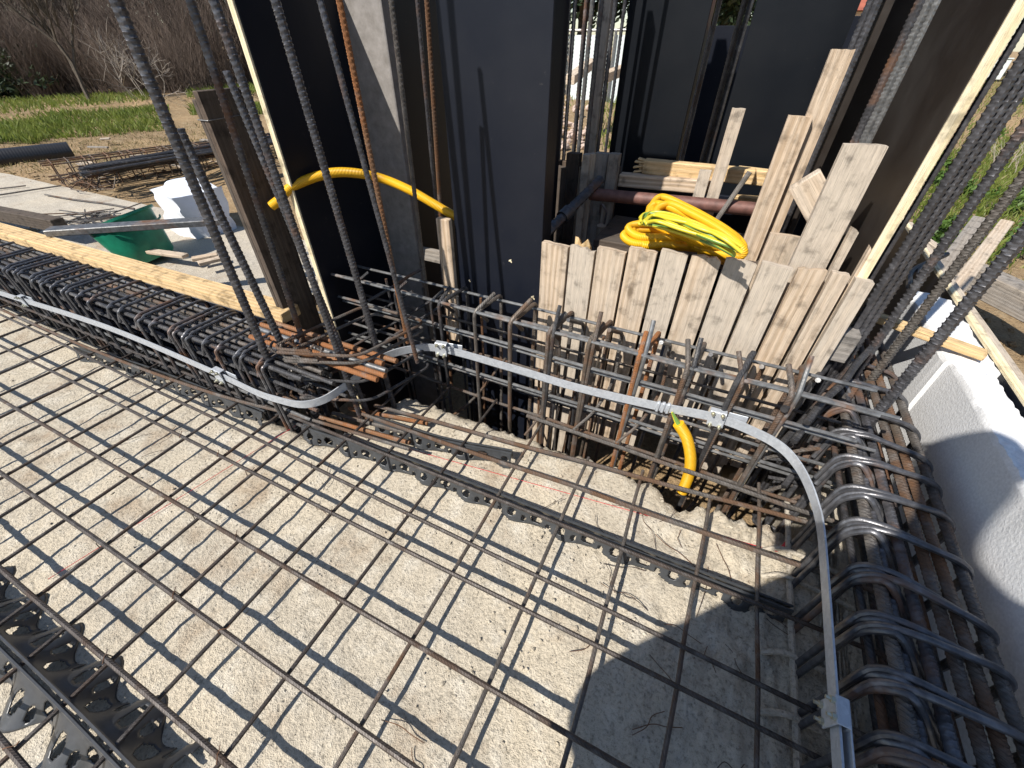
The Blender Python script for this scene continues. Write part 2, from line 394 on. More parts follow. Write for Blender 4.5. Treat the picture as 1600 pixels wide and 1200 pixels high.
# blinding pad beside the excavation on the left
pz = -.17
def padz(U, V): return pz+vnoise(U, V, 3, 41)*.012+vnoise(U, V, 12, 42)*.006
grid_mesh('concrete_pad', np.linspace(-9.5, -2.05, 120), np.linspace(1.06, 2.12, 40), padz, M['blind'])

# small rubble and dust on the slab
mb = MB()
ico = bmesh.new(); bmesh.ops.create_icosphere(ico, subdivisions=1, radius=1); iv = [v.co.copy() for v in ico.verts]; fi = [[v.index for v in f.verts] for f in ico.faces]; ico.free()
def stone(mb, c, r):
    s = [random.uniform(.6, 1.3) for _ in range(3)]
    mb.add([Vector(c)+Vector((v.x*s[0], v.y*s[1], v.z*s[2]*.7))*r*random.uniform(.8, 1.15) for v in iv], fi, [[(0, 0)]*3 for _ in fi])
for i in range(1300):
    t = random.random()
    if t < .55: u = random.uniform(-.3, .55); v = random.uniform(.0, .88)
    elif t < .75: u = random.uniform(-.85, .45); v = .88-abs(random.gauss(0, .06))
    else: u = random.uniform(-2.5, .5); v = random.uniform(-.5, .62)
    if v > float(vmax(np.array([u]))[0])-.02: continue
    stone(mb, (u, v, ZS+.002), random.choice([.002, .0025, .003, .004, .0055])*random.uniform(.6, 1.1))
o = mb.build('concrete_crumbs', M['slab']); o['kind'] = 'stuff'; o['label'] = 'loose concrete crumbs lying on the slab'; o['category'] = 'rubble'

# ================================================================== TOP MESH (tied together: one thing)
mesh = thing('rebar_mesh', 'tied grid of ribbed brown bars spread over the concrete slab in the foreground', 'rebar mesh', (-.5, .2, ZS))
rows = [(-.41, -.41, .0), (-.258, -.262, 0), (-.105, -.105, 0), (.036, .040, 0), (.193, .203, 0), (.36, .366, 0), (.505, .437, 0), (.552, .613, 0)]
for va, vb, z in rows:
    MB().tube(wob((-5.0, va+(va-vb)*.2, z), (.66, vb, z+.004), 9, .0025), .0055, 8).build('bar', M['mesh'], mesh)
pk = lambda a, z: P(a[0], a[1], z=z)
MB().tube(spline([(-5.0, .50, 0)]+[tuple(pk(q, .004)) for q in ((0, 483), (156, 551), (328, 613), (470, 651), (640, 702))], 8), .006, 8).build('bar', M['mid'], mesh)
for a, bb, z in (((590, 655), (1260, 887), .0), ((610, 640), (1268, 818), .012), ((840, 655), (1262, 800), .03)):
    A = pk(a, z); B = pk(bb, z); MB().tube(wob(A-(B-A)*.05, B+(B-A)*.12, 6, .003), .0065, 8).build('bar', M['mid'], mesh)
for u in [-1.377, -1.193, -1.052, -.893, -.722, -.536]+[-1.545-.166*k for k in range(20)]:
    u += random.uniform(-.006, .006)
    far = .63 if u < -.95 else .99
    MB().tube(wob((u-.004, -1.0, -.0115), (u+random.uniform(-.004, .008), far, -.0115), 7, .002), .0047, 8).build('bar', M['mesh'], mesh)
for near, far in (((647, 995), (850, 655)), ((707, 1195), (920, 715)), ((880, 1195), (1005, 735)), ((1035, 1195), (1110, 775)), ((1182, 1195), (1186, 705))):
    A = pk(near, -.0115); B = pk(far, -.0115); B = A+(B-A)*min(1.0, (1.0-A.y)/(B.y-A.y)); A2 = A-(B-A).normalized()*.9
    MB().tube(wob(A2, A, 3, .001)[:-1]+wob(A, B, 5, .002), .0049, 8).build('bar', M['mid'], mesh)
# dusty bars lying low near the beam
for u in (.425,):
    MB().tube(wob((u, -.9, -.052), (u+.005, 1.0, -.045), 6, .002), .0075, 8).build('bar', M['blind'], mesh)
for v in (.16, .43, .55, .74, .82):
    MB().tube(fillet([(.37, v-.01, -.06), (.405, v, -.035), (.47, v, -.04), (.60, v-.01, -.05)], .03), .0065, 8).build('bar', M['blind'], mesh)
# tie knots at crossings
for u in (-1.377, -1.193, -1.052, -.893, -.722, -.536):
    for va, vb, z in rows[1:7]:
        if random.random() < .62:
            v = va+(vb-va)*(u+5)/5.66; q = random.choice([-1, 1])
            MB().tube(spline([(u-.008, v-.008*q, -.017), (u-.006, v-.006*q, .006), (u+.001, v, .0085), (u+.007, v+.007*q, .005), (u+.010*q, v+.014, .010)], 3), .0011, 4).build('tie_wire', M['wire'], mesh)

# ================================================================== LEFT BEAM CAGE
cage = thing('beam_cage', 'dense dark rebar cage of the beam along the timber edge form on the left', 'rebar cage', (-2.4, .69, -.3))
VF, VR, ZT, ZB = .580, .785, .222, -.33
def loop_vz(u, vf, vr, zt, zb, du=0.0, r=.028):
    jf = random.uniform(-.006, .006); ju = random.uniform(-.008, .008)
    pts = [(u+.012, vf+.075, zt-.055), (u+.006, vf+.018, zt-.002), (u+ju*.4, vf+jf, zt-.006), (u+ju, vf+jf, zb), (u+du, vr, zb), (u+du, vr, zt), (u-.003, vf+.01, zt+.002), (u-.012, vf-.004, zt-.05)]
    return fillet([Vector(p) for p in pts], r, 5)
hk = [(20, 390), (60, 400), (130, 420), (180, 440), (240, 460), (300, 490), (370, 510), (420, 520), (500, 540), (560, 570), (640, 590), (720, 620), (800, 640), (880, 680), (970, 700), (1050, 740), (1140, 770), (1250, 800)]
ul = sorted(set([round(P(a/3.2, 300+c_/3.2, v=VF).x, 3) for a, c_ in hk]))
print('left stirrups', ul)
for u in ul+[ul[0]-.17*k for k in range(1, 7)]:
    MB().tube(loop_vz(u, VF, VR, ZT, ZB), .0056, 8).build('stirrup', M['stir'], cage)
    if random.random() < .6: MB().tube(loop_vz(u+.014, VF+.004, VR, ZT-.006, ZB+.05), .0052, 8).build('stirrup', M['stir'], cage)
ends = [P(622, 573, z=.198), P(601, 577, z=.196), P(606, 588, z=.196), P(604, 596, z=.192), P(592, 602, z=.19)]
tops = [(.603, 'dark', -1.0, .008), (.630, 'dark', -.9, .007), (.655, 'mid', None, .0075), (.682, 'dark', None, .007), (.710, 'rusty', None, .0075), (.735, 'mid', None, .007), (.760, 'grey', -1.12, .006)]
e = [None, None, ends[4], ends[3], ends[1], ends[0], None]
for (v, mm, ue, r), en in zip(tops, e):
    MB().tube(wob((-5.2, v-.01, .203), (-1.25, v, .203), 8, .003)[:-1]+wob((-1.2, v, .203), (ue if ue else -.97-.02*(v > .7), v, .203), 3, .001), r, 9).build('bar', M[mm], cage)
for q, mm in ((0, 'orange'), (1, 'orange'), (2, 'grey'), (3, 'orange'), (4, 'orange')):
    B = ends[q]+Vector((0, 0, .022)); B = Vector((B.x, B.y, B.z)); MB().tube([B+Vector((-.55, -.005, .0)), B], .0088, 10).build('bar', M[mm], cage)
for v, z, mm, r in ((.597, .15, 'dark', .006), (.600, .08, 'dark', .006), (.602, .01, 'grey', .006), (.602, -.05, 'dark', .007), (.77, .12, 'dark', .006), (.77, .02, 'dark', .006), (.75, -.30, 'dark', .009), (.70, -.30, 'dark', .009), (.62, -.30, 'dark', .009), (.635, .16, 'grey', .006), (.73, .15, 'mid', .006), (.68, .1, 'dark', .006)):
    MB().tube(wob((-5.2, v, z), (-.98+random.uniform(-.1, .06), v, z), 8, .004), r, 8).build('bar', M[mm], cage)
for a, bb, mm in (((500, 652), (640, 692), 'orange'), ((520, 645), (700, 695), 'mid'), ((545, 638), (668, 662), 'orange'), ((560, 648), (760, 712), 'mid')):
    MB().tube(wob(P(*a, z=-.03), P(*bb, z=-.04), 3, .001), .0075, 8).build('bar', M[mm], cage)

# timber edge form behind the left cage
fm = thing('edge_form', 'timber edge form with pale board top and black inner face behind the left cage', 'formwork', (-3, .95, -.2))
A = P(0, 364, z=.255); B = P(437, 491, z=.255)
d = Vector((1, (B.y-A.y)/(B.x-A.x), 0)).normalized(); n = Vector((-d.y, d.x, 0))
A2 = A-d*1.4; cen = (A2+B)/2; L = (B-A2).length
MB().box(cen+n*.042+Vector((0, 0, -.022)), d, n, (0, 0, 1), (L, .083, .044), .004).build('board', M['newwood'], fm)
MB().box(cen+n*.012+Vector((0, 0, -.27)), d, n, (0, 0, 1), (L, .018, .45), .002).build('plywood_sheet', M['film'], fm)

# ================================================================== WALL CAGE IN THE PIT
wc = thing('wall_cage', 'open rebar cage with rusty hooked stirrups standing in the pit before the planks', 'rebar cage', (-.3, 1.06, -.35))
F1, F2 = .995, 1.115
for z, v, mm, r in ((.335, F1, 'grey', .0055), (.328, F1+.02, 'grey', .005), (.245, F1, 'grey', .0055), (.222, F1+.012, 'grey', .005), (.085, F1, 'grey', .0055), (.058, F1+.012, 'grey', .005), (-.03, F1, 'mid', .0055), 
    (.325, F2, 'grey', .005), (.20, F2, 'mid', .005), (.07, F2, 'mid', .005), (-.05, F2, 'dark', .005), (.14, F1, 'grey', .005)):
    ua = -1.62+random.uniform(-.1, .25); ub = .47+random.uniform(0, .07)
    if z in (.335,): ua = -1.42
    MB().tube(wob((ua, v, z+.004), (ub, v, z-.004), 9, .004), r, 8).build('bar', M[mm], wc)
legs = [(687, 475), (742, 487), (798, 500), (858, 519), (920, 537), (997, 562), (1072, 578), (1153, 587), (1237, 612)]
mats = ['dark', 'mid', 'rusty', 'mid', 'rusty', 'orange', 'mid', 'dark', 'mid']
tips = [(703, 449), (773, 458), (830, 468), (884, 489), (943, 505), (1010, 519), (1075, 531), (1178, 550), (1232, 570)]
for k, ((px, py), mm, tp) in enumerate(zip(legs, mats, tips)):
    u = P(px, py, v=F1).x; zt = .337; T = P(*tp, v=F1+.065); sk = .02
    r = .0062 if k < 2 else .0072
    path = [T, (u+.002, F1-.009, zt), (u, F1-.010, -.34), (u+sk, F2+.008, -.34), (u+sk+.01, F2+.008, zt+.006), (u+.012, F1-.004, zt+.004), (u+.02, F1+.045, zt-.055)]
    MB().tube(fillet(path, .02, 4), r, 8).build('stirrup', M[mm], wc)
    if k >= 3:   # second, overlapping stirrup
        du = .016; T2 = Vector((u+.012, F1+.045, .40+.01*(k % 3)))
        if k in (7,): T2 = P(1154, 549, v=F1+.05)
        path = [T2, (u+du, F1-.006, zt-.006), (u+du-.01, F1-.008, .02), (u+du-.01, F1-.008, -.34), (u+du+.05, F2+.006, -.34), (u+du+.055, F2+.006, zt-.03), (u+du+.03, F1+.03, zt+.03)]
        MB().tube(fillet(path, .02, 4), .0062, 8).build('stirrup', M[['dark', 'mid', 'grey'][k % 3]], wc)
for u in (-1.45, -1.27, -1.1, -.93, -.78):
    MB().tube(fillet([(u+.03, F1+.04, .36), (u, F1, .33), (u, F1, -.34), (u+.03, F2, -.34), (u+.03, F2, .30)], .02, 4), .005, 6).build('stirrup', M['dark'], wc)
for k in range(9):  # short starter dowels in the thick of the cage
    u = random.uniform(-.42, -.15) if k < 6 else random.uniform(-.8, .45); v = random.uniform(F1+.02, F2)
    zt_ = random.uniform(.0, .12) if k < 6 else random.uniform(.05, .36)
    MB().tube(wob((u, v, -.4), (u+random.uniform(-.03, .03), v+.01, zt_), 3, .004), .0045, 6).build('bar', M[random.choice(['dark', 'mid', 'mid', 'rusty'])], wc)
for px, py, pz2 in ((575, 660, 0), (930, 640, 0), (1000, 660, 0)):
    A = P(px, py, v=1.0); MB().tube(spline([A+Vector((-.05, -.05, -.07)), A, A+Vector((.03, .06, .1)), A+Vector((.02, .09, .22))], 5), .005, 7).build('bar', M['mid'], wc)
# diagonal bars in the column gap on the left
for a, bb in (((470, 560), (645, 455)), ((545, 545), (690, 460)), ((590, 540), (700, 470)), ((430, 540), (490, 505)), ((575, 470), (660, 420))):
    MB().tube(wob(P(*a, v=.93), P(*bb, v=1.12), 4, .004), .0055, 7).build('bar', M['dark'], wc)
for a, bb in (((590, 660), (700, 620)), ((690, 660), (760, 600)), ((700, 655), (790, 560)), ((820, 680), (860, 610))):
    MB().tube(spline([P(*a, v=.96), (P(*a, v=.98)+P(*bb, v=1.03))/2+Vector((0, 0, -.03)), P(*bb, v=1.06)], 5), .005, 7).build('bar', M['mid'], wc)

# ================================================================== RIGHT BEAM CAGE
rc = thing('beam_cage', 'heavy rebar cage with doubled rounded stirrups running along the white block on the right', 'rebar cage', (.65, .7, -.3))
UL, UR, RT_, RB = .452, .655, .222, -.36
vs_ = [1.40, 1.28, 1.15, 1.04, .94, .837, .741, .628, .529, .433, .338, .243, .147, .05, -.05, -.2]
for k, v in enumerate(vs_):
    jv = random.uniform(-.012, .012); tw = random.uniform(-.02, .02)
    for s in (0, 1):
        dv = .022*s; dz = -.010*s
        path = [(UL+.11+.02*s, v+dv-.045, RT_-.10), (UL+.055, v+dv-.012, RT_-.02), (UL+.03, v+dv, RT_+dz+.004), (UL-.004, v+dv+.006, RT_-.04), (UL-.016, v+dv-.01, -.05), (UL-.016, v+dv-.01, RB), (UR, v+jv-.02, RB), (UR+.004, v+jv+tw+dv*.3, RT_-.03+dz), (UR-.03, v+jv+tw+dv*.3, RT_+dz-.002), (UL+.05, v+dv+.004, RT_+dz+.010), (UL+.0, v+dv+.015, RT_-.02), (UL-.022, v+dv-.01, RT_-.10)]
        MB().tube(fillet(path, .034, 4), .0066, 9).build('stirrup', M['stir'], rc)
lb = [(.480, .200, 'mid', .0105), (.500, .190, 'dark', .009), (.538, .198, 'dark', .0095), (.574, .199, 'mid', .0095), (.606, .199, 'rusty', .0095), (.634, .196, 'mid', .0095), (.475, .03, 'dark', .008), (.64, .06, 'dark', .008), (.55, .0, 'dark', .008), (.465, .165, 'dark', .007), (.60, -.03, 'dark', .008)]
for u, z, mm, r in lb:
    MB().tube(seglist((u+random.uniform(-.005, .005), -.9, z), (u+random.uniform(-.008, .008), 1.9 if z < .07 else random.uniform(1.55, 1.85), z), .0022) if r > .0088 and z > .17 else wob((u, -.9, z), (u, 1.8, z), 8, .004), r, 10, rib=.16 if (r > .0088 and z > .17) else 0, pitch=.011).build('bar', M[mm if not (mm == 'dark' and z > .17) else 'darkgeo'], rc)
for a, bb in (((1225, 640), (1300, 560)), ((1215, 700), (1330, 570)), ((1225, 760), (1340, 600)), ((1240, 690), (1345, 560)), ((1260, 660), (1360, 545))):
    MB().tube(wob(P(*a, v=.97), P(*bb, v=1.3), 4, .006), .009, 8).build('bar', M['dark'], rc)
for a, bb in (((1180, 720), (1330, 700)), ((1200, 745), (1290, 780)), ((1190, 770), (1260, 760)), ((1205, 800), (1270, 770)), ((1195, 715), (1280, 745))):
    MB().tube(spline([P(*a, v=1.02), (P(*a, v=1.0)+P(*bb, v=1.05))/2+Vector((0, 0, .02)), P(*bb, v=1.08)], 5), .0055, 7).build('bar', M[random.choice(['mid', 'dark', 'rusty'])], rc)
A = P(1190, 945, z=-.02); 

# galvanised earthing strip with its clamps
def ribbon(mb, pts, h, t):
    p = [Vector(q) for q in pts]; V = []; Fc = []; UV = []
    for i, q in enumerate(p):
        T = (p[min(i+1, len(p)-1)]-p[max(i-1, 0)]).normalized(); up = Vector((0, 0, 1)); up = (up-T*T.dot(up)).normalized(); s = T.cross(up)
        V += [q+up*h/2+s*t/2, q+up*h/2-s*t/2, q-up*h/2-s*t/2, q-up*h/2+s*t/2]
    for i in range(len(p)-1):
        for j in range(4):
            k = (j+1) % 4; Fc.append([i*4+j, i*4+k, i*4+4+k, i*4+4+j][::-1]); UV.append([(0, 0)]*4)
    Fc.append([0, 1, 2, 3]); UV.append([(0, 0)]*4); n = len(p)*4; Fc.append([n-1, n-2, n-3, n-4]); UV.append([(0, 0)]*4)
    mb.add(V, Fc, UV)
st = thing('earthing_strip', 'flat galvanised steel strip winding along the rebar cages', 'metal strip', (-.5, .8, 0))
VL = .562
sp = [P(x, y, v=VL) for x, y in ((-160, 408), (0, 458), (110, 492), (200, 524), (330, 580), (400, 613))]+[P(432, 624, v=.566), P(470, 632, v=.585), P(505, 625, v=.63), P(540, 603, v=.70), P(572, 577, v=.77), P(600, 558, v=.83), P(640, 546, v=.90), P(690, 545, v=.955), P(800, 575, v=.975), P(900, 605, v=.975), P(1020, 633, v=.975), P(1120, 653, v=.975), P(1185, 678, v=.965), P(1222, 700, v=.95), P(1247, 728, v=.915), P(1264, 760, v=.86), P(1276, 795, u=.404)]
u0 = .402
sp += [P(1283, 830, u=u0), P(1289, 900, u=u0), P(1296, 1000, u=u0), P(1303, 1100, u=u0), P(1311, 1215, u=u0)]
mb = MB(); pathS = spline(sp, 7); ribbon(mb, pathS, .0285, .0036); mb.build('strip', M['galv'], st, sharp=30)
def clamp(c, T, vert=False):
    T = Vector(T).normalized(); up = Vector((0, 0, 1)); up = (up-T*T.dot(up)).normalized(); s = T.cross(up)
    if s.y > 0: s = -s
    mb = MB()
    mb.box(c+s*.007, T, s, up, (.042, .0035, .050), .001); mb.box(c-s*.010, T, s, up, (.042, .0035, .050), .001)
    mb.box(c-s*.0015+up*.024, T, s, up, (.042, .017, .003), .001)
    mb.box(c+T*.045-s*.012+up*.004, T, s, up, (.055, .003, .034), .001)
    o = mb.build('clamp', M['galv'], st, sharp=30)
    for a, bq in ((-.012, .020), (.012, -.020), (.012, .020), (-.012, -.020)):
        q = c+T*a+up*bq; nb = MB(); nb.tube([q+s*.008, q+s*.014], .0058, 6); nb.tube([q+s*.014, q+s*.021], .0032, 8); nb.build('bolt', M['zinc'], o)
for px, py, vv in ((33, 470, .562), (343, 587, .562), (688, 546, .955), (1120, 653, .975)):
    c0 = P(px, py, v=vv); i = min(range(len(pathS)), key=lambda i: (pathS[i]-c0).length); clamp(pathS[i], pathS[i+1]-pathS[i-1])
i = min(range(len(pathS)), key=lambda i: (pathS[i]-P(1304, 1112, u=u0)).length); clamp(pathS[i], pathS[i+1]-pathS[i-1])
c0 = P(1030, 636, v=.975); i = min(range(len(pathS)), key=lambda i: (pathS[i]-c0).length); T = (pathS[i+1]-pathS[i-1]).normalized()
jb = MB()
for s_ in (-.014, .0, .014): jb.box(pathS[i]+T*s_, T, T.cross(Vector((0, 0, 1))), (0, 0, 1), (.010, .012, .036), .002)
jb.build('sleeve', M['galv'], st)

# ================================================================== STARTER BARS
def starter(px1, px2, v, r, label, m='darkgeo', ztop=1.75, zbase=-.4, group=None, ext=True):
    A = P(*px1, v=v); B = P(*px2, v=v); d = (A-B); d = d/d.z
    B0 = B+d*(zbase-B.z); A0 = B+d*(ztop-B.z)
    o = MB().tube(seglist(B0, A0, .0026), r, 10, rib=.30, pitch=.0135 if r > .009 else .011).build('rebar', M[m])
    return tag(o, label, 'rebar', group)
g1 = 'starter bars of the left column'
starter((181, 0), (444, 622), .62, .0105, 'thickest ribbed upright bar, leftmost of those rising from the left cage', group=g1)
starter((294, 231), (470, 600), .68, .0100, 'ribbed upright bar hugging the right side of the leftmost thick bar, ending lower', ztop=.84, group=g1)
starter((297, 0), (475, 537), .73, .0082, 'upright bar crossing in front of the brown form board', 'darkgeo', group=g1)
starter((334, 0), (522, 534), .71, .0085, 'upright bar just left of the pale edge of the left black panel', group=g1)
starter((345, 90), (529, 534), .74, .0075, 'slimmer bar tied against the upright beside the pale panel edge', ztop=.95, group=g1)
starter((430, 0), (591, 550), .835, .009, 'lone upright bar standing in front of the left black panel', group=g1)
starter((500, 0), (600, 372), .83, .0062, 'thin dark bar lost against the left black panel', ztop=1.38, zbase=.2, group=g1)
starter((530, 0), (622, 460), .887, .0062, 'rust coloured upright bar left of the grey timber post', 'orange', ztop=1.18, zbase=.22, group=g1)
starter((611, 0), (666, 453), 1.12, .0062, 'grey upright bar right of the grey timber post', 'mid', group=g1)
starter((667, 0), (687, 312), 1.36, .0068, 'rusty upright bar close to the left edge of the central panel', 'rusty', group=g1)
starter((652, 0), (680, 312), 1.40, .006, 'thinnest dark bar left of the central panel', 'darkgeo', group=g1)
# ties round the column bars
ct = thing('column_ties', 'rounded tie loops round the feet of the left upright bars', 'rebar ties', (-1.0, .8, 0))
for z, du in ((.262, 0), (.235, .02), (.16, .0), (.08, .015)):
    a0, a1, b0, b1 = -1.12+du, -.86, .612, .96
    MB().tube(fillet([(a0+.1, b0+.06, z), (a0, b0, z), (a1, b0+.10, z), (a1+.08, b1, z+.01), (a0+.08, b1, z+.01), (a0-.01, b0+.01, z+.006), (a0+.12, b0+.05, z+.006)], .045, 5), .0052, 8).build('tie', M['mid' if z > .2 else 'dark'], ct)
for z in (.26, .16, .07):
    for (cu, cv) in ((-1.13, .64), (-1.10, .69), (-1.00, .68)):
        MB().tube([Vector((cu+.021*math.cos(t), cv+.021*math.sin(t), z+.01*math.sin(3*t))) for t in np.linspace(0, 5.6, 14)], .004, 6).build('tie', M['mid'], ct)

g2 = 'starter bars of the right column'
for k, du in enumerate((0, .0165, .033)):
    A = P(1491, 260, v=1.27)
    o = MB().tube(seglist((A.x+du+.006, 1.27+.01*k, -.4), (A.x+du, 1.27+.01*k, 1.7), .0026), .0090, 10, rib=.30, pitch=.0135).build('rebar', M['darkgeo'])
    tag(o, ['upright bar nearest the pale right panel edge in the thick right bundle', 'middle bar of the thick bundle right of the pale panel edge', 'outermost bar of the thick bundle right of the pale panel edge'][k], 'rebar', g2)
A = P(1481, 236, v=1.25)
o = MB().tube(seglist((A.x, 1.25, -.4), (A.x, 1.25, 1.7), .003), .006, 8, rib=.2).build('rebar', M['darkgeo']); tag(o, 'thin dark bar between the pale right panel edge and the thick bundle', 'rebar', g2)
starter((1600, 200), (1381, 519), 1.34, .010, 'ribbed upright bar next right of the thick bundle', group=g2)
starter((1600, 275), (1431, 500), 1.36, .010, 'brown upright bar in front of the two grey timbers', 'mid', group=g2)
starter((1600, 366), (1408, 600), 1.17, .0115, 'rightmost ribbed upright bar rising before the white block', group=g2)
# bars in the gaps of the rear forms
g3 = 'upright bars between the rear panels'
for k, (px, mm, vv, r) in enumerate(((879, 'grey', 1.75, .007), (889, 'grey', 1.8, .008), (899, 'darkgeo', 1.8, .007), (917, 'darkgeo', 1.9, .009), (926, 'grey', 1.85, .008), (940, 'grey', 1.9, .009), (962, 'darkgeo', 1.8, .007), (977, 'darkgeo', 1.95, .006), (1125, 'mid', 2.35, .009), (1164, 'mid', 2.3, .010), (1174, 'darkgeo', 2.3, .010), (1372, 'darkgeo', 1.8, .012), (1362, 'darkgeo', 1.8, .010), (1440, 'darkgeo', 1.9, .013), (1452, 'grey', 1.9, .014), (1465, 'grey', 1.9, .013), (1478, 'mid', 1.9, .009))):
    A = P(px, 0, v=vv)
    o = MB().tube(seglist((A.x, vv, .3), (A.x, vv, 1.9), .004), r, 8, rib=.2, pitch=.0125).build('rebar', M[mm])
    lab = ['first bar in the gap right of the central panel', 'grey second bar right of the central panel', 'dark third bar right of the central panel', 'stout dark bar left of the pale batten in the middle gap', 'grey bar touching the pale batten in the middle gap', 'pale grey bar right of the pale batten in the middle gap', 'dark bar before the white fence in the middle gap', 'dark bar nearest the second rear panel in the middle gap',
           'brown bar in the gap between the two rear panels', 'brown bar left of the third rear panel', 'dark bar tight against the third rear panel', 'dark bar right of the tallest plank', 'brown bar right of the tallest plank, nearer it', 'dark bar left of the pale grey pair near the right panel', 'pale grey bar, left of the pair near the right panel', 'pale grey bar, right of the pair near the right panel', 'brown bar against the back of the right panel'][k]
    tag(o, lab, 'rebar', g3)

# ================================================================== FORM PANELS
X, Y, Zv = Vector((1, 0, 0)), Vector((0, 1, 0)), Vector((0, 0, 1))
def sheet_v(name, label, u0, u1, v, z0, z1, t=.02, m='film', edge='left', cat='formwork panel', depth=None):
    """upright sheet facing the camera side, with its cut edge as a part"""
    th = thing(name, label, cat, ((u0+u1)/2, v, z0))
    MB().box(((u0+u1)/2, v+t/2, (z0+z1)/2), X, Y, Zv, (u1-u0, t, z1-z0), .0015, 2).build('plywood_sheet', M[m], th, smooth=False)
    if depth:
        for s, uu in ((-1, u0+.024), (1, u1-.024)):
            MB().box((uu, v+t+depth/2, (z0+z1)/2), X, Y, Zv, (.045, depth-.002, z1-z0-.01), .002, 2).build('batten', M['film'], th)
    return th
def sheet_u(name, label, u, v0, v1, z0, z1, t=.02, m='film', edge=True):
    th = thing(name, label, 'formwork panel', (u, v0, z0))
    MB().box((u, (v0+v1)/2, (z0+z1)/2), X, Y, Zv, (t, v1-v0, z1-z0), .0015, 2).build('plywood_sheet', M[m], th, smooth=False)
    if edge: MB().box((u, v0-.004, (z0+z1)/2), X, Y, Zv, (t-.003, .007, z1-z0), .001, 2).build('cut_edge', M['plyedge'], th, smooth=False)
    return th
sheet_u('shuttering', 'black panel on the left with a pale plywood edge down its near side', P(410, 150, v=.95).x, .95, 1.95, -.62, 1.15, .022)
q0 = P(680, 0, v=1.2).x; q1 = P(866, 0, v=1.2).x
cp = sheet_v('shuttering', 'tall blue-black panel in the middle, its broad face in the sun', q0, q1, 1.2, -.62, 1.62, .021, depth=.06)
nb = MB()
for px, py, s in ((797, 407, .004), (733, 438, .003), (832, 464, .005)):
    c0 = P(px, py, v=1.199); nb.box(c0, Vector((1, 0, .5)), Y, Zv, (s*2.4, .002, s*1.3), 0); nb.box(c0+Vector((s, 0, -s)), Vector((1, 0, -.6)), Y, Zv, (s*1.6, .0022, s), 0)
nb.build('chip', M['plyedge'], cp)
# right side panel; its brown colour carries painted grazing sun
ur = P(1470, 200, v=1.22).x+.012
sheet_u('shuttering', 'brown-black panel on the right with a broad pale edge facing the camera', ur, 1.22, 1.70, -.5, 1.5, .024, 'filmwarm')
zt = P(640, 36, v=2.0).z
sheet_v('shuttering', 'dark low panel far behind the grey post, its top edge in view', P(555, 36, v=2.0).x, P(720, 36, v=2.0).x, 2.0, -.6, zt, .02)
for (xa, xb, v, lab, ztop, dep) in ((984, 1114, 2.05, 'second black panel, right of the middle gap, behind the yellow broken board', 1.7, .11), (1183, 1346, 2.05, 'third black panel, behind the narrow stick and the tallest plank', 1.7, .11)):
    sheet_v('shuttering', lab, P(xa, 0, v=v).x, P(xb, 0, v=v).x, v, -.5, ztop, .02, 'film2', depth=dep)
zt = P(1140, 40, v=2.75).z
sheet_v('shuttering', 'black panel seen in the slot between the second and third panels', P(1085, 40, v=2.75).x, P(1200, 40, v=2.75).x, 2.75, -.5, zt, .02)
zt = P(1335, 25, v=2.75).z
sheet_v('shuttering', 'sliver of black panel right of the third panel below the red roof', P(1320, 30, v=2.75).x, P(1385, 30, v=2.75).x, 2.75, -.5, zt, .02)
sheet_u('shuttering', 'black panel tinted brown for sun, behind the tall light plank on the right', P(1392, 0, v=1.80).x, 1.80, 2.02, -.5, 1.6, .02, 'filmwarm', edge=False)
sheet_v('shuttering', 'narrow dark panel behind the bars near the right panel', P(1384, 0, v=2.02).x, P(1436, 0, v=2.02).x, 2.03, -.5, 1.6, .02, 'filmwarm')
# dark sheet added to stand in for the pit's inner shade
sheet_v('shuttering', 'low black sheet standing in for shade behind the rusty pipe', -.60, .45, 2.0, -.6, P(1080, 300, v=2.0).z, .02)
# brown board left of the column
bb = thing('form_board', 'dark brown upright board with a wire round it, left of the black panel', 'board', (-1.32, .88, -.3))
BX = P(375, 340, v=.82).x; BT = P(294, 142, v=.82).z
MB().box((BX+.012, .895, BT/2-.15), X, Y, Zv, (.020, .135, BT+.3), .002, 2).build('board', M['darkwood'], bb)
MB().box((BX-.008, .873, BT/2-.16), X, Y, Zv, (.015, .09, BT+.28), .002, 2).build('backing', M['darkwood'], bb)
wz = P(330, 186, u=BX).z
MB().tube(fillet([(BX-.018, .825, wz), (BX+.024, .825, wz), (BX+.024, .965, wz+.004), (BX-.018, .965, wz)], .004, 2)+[Vector((BX-.018, .825, wz))], .0013, 5).build('wire', M['grey'], bb)
# grey post
m, nt, b = mat('weathered_post'); pos = geopos(nt); n = noise(nt, pos, 30, 5, .65)
c = mix(nt, ramp(nt, n, [(.3, 0.0), (.7, 1.0)]), (.17, .155, .14), (.27, .25, .235)); lk(nt, c, b.inputs['Base Color']); b.inputs['Roughness'].default_value = .9; bump(nt, b, n, .002, .7); M['post'] = m
A = P(561, 0, v=1.31); w = P(594, 0, v=1.31).x-P(529, 0, v=1.31).x
MB().box((A.x, 1.33, .38), X, Y, Zv, (w, .04, 1.9), .004, 2).build('timber_post', M['post'])
tag(bpy.data.objects['timber_post'], 'grey weathered post standing in front of the left black panel, its top sunlit', 'post')
A = P(690, 350, v=1.17); 
o = MB().box((A.x, 1.185, A.z-.23), X, Y, Zv, (.052, .024, .49), .003, 2).build('short_plank', M['plank']); tag(o, 'short pale plank standing against the left edge of the central panel', 'plank')
A = P(626, 388, v=1.35); B = P(690, 402, v=1.31)
o = MB().box((A+B)/2, B-A, (B-A).cross(Zv), Zv, ((B-A).length, .022, .05), .002, 0).build('cross_batten', M['oldwood']); tag(o, 'grey batten running behind the short pale plank', 'board')

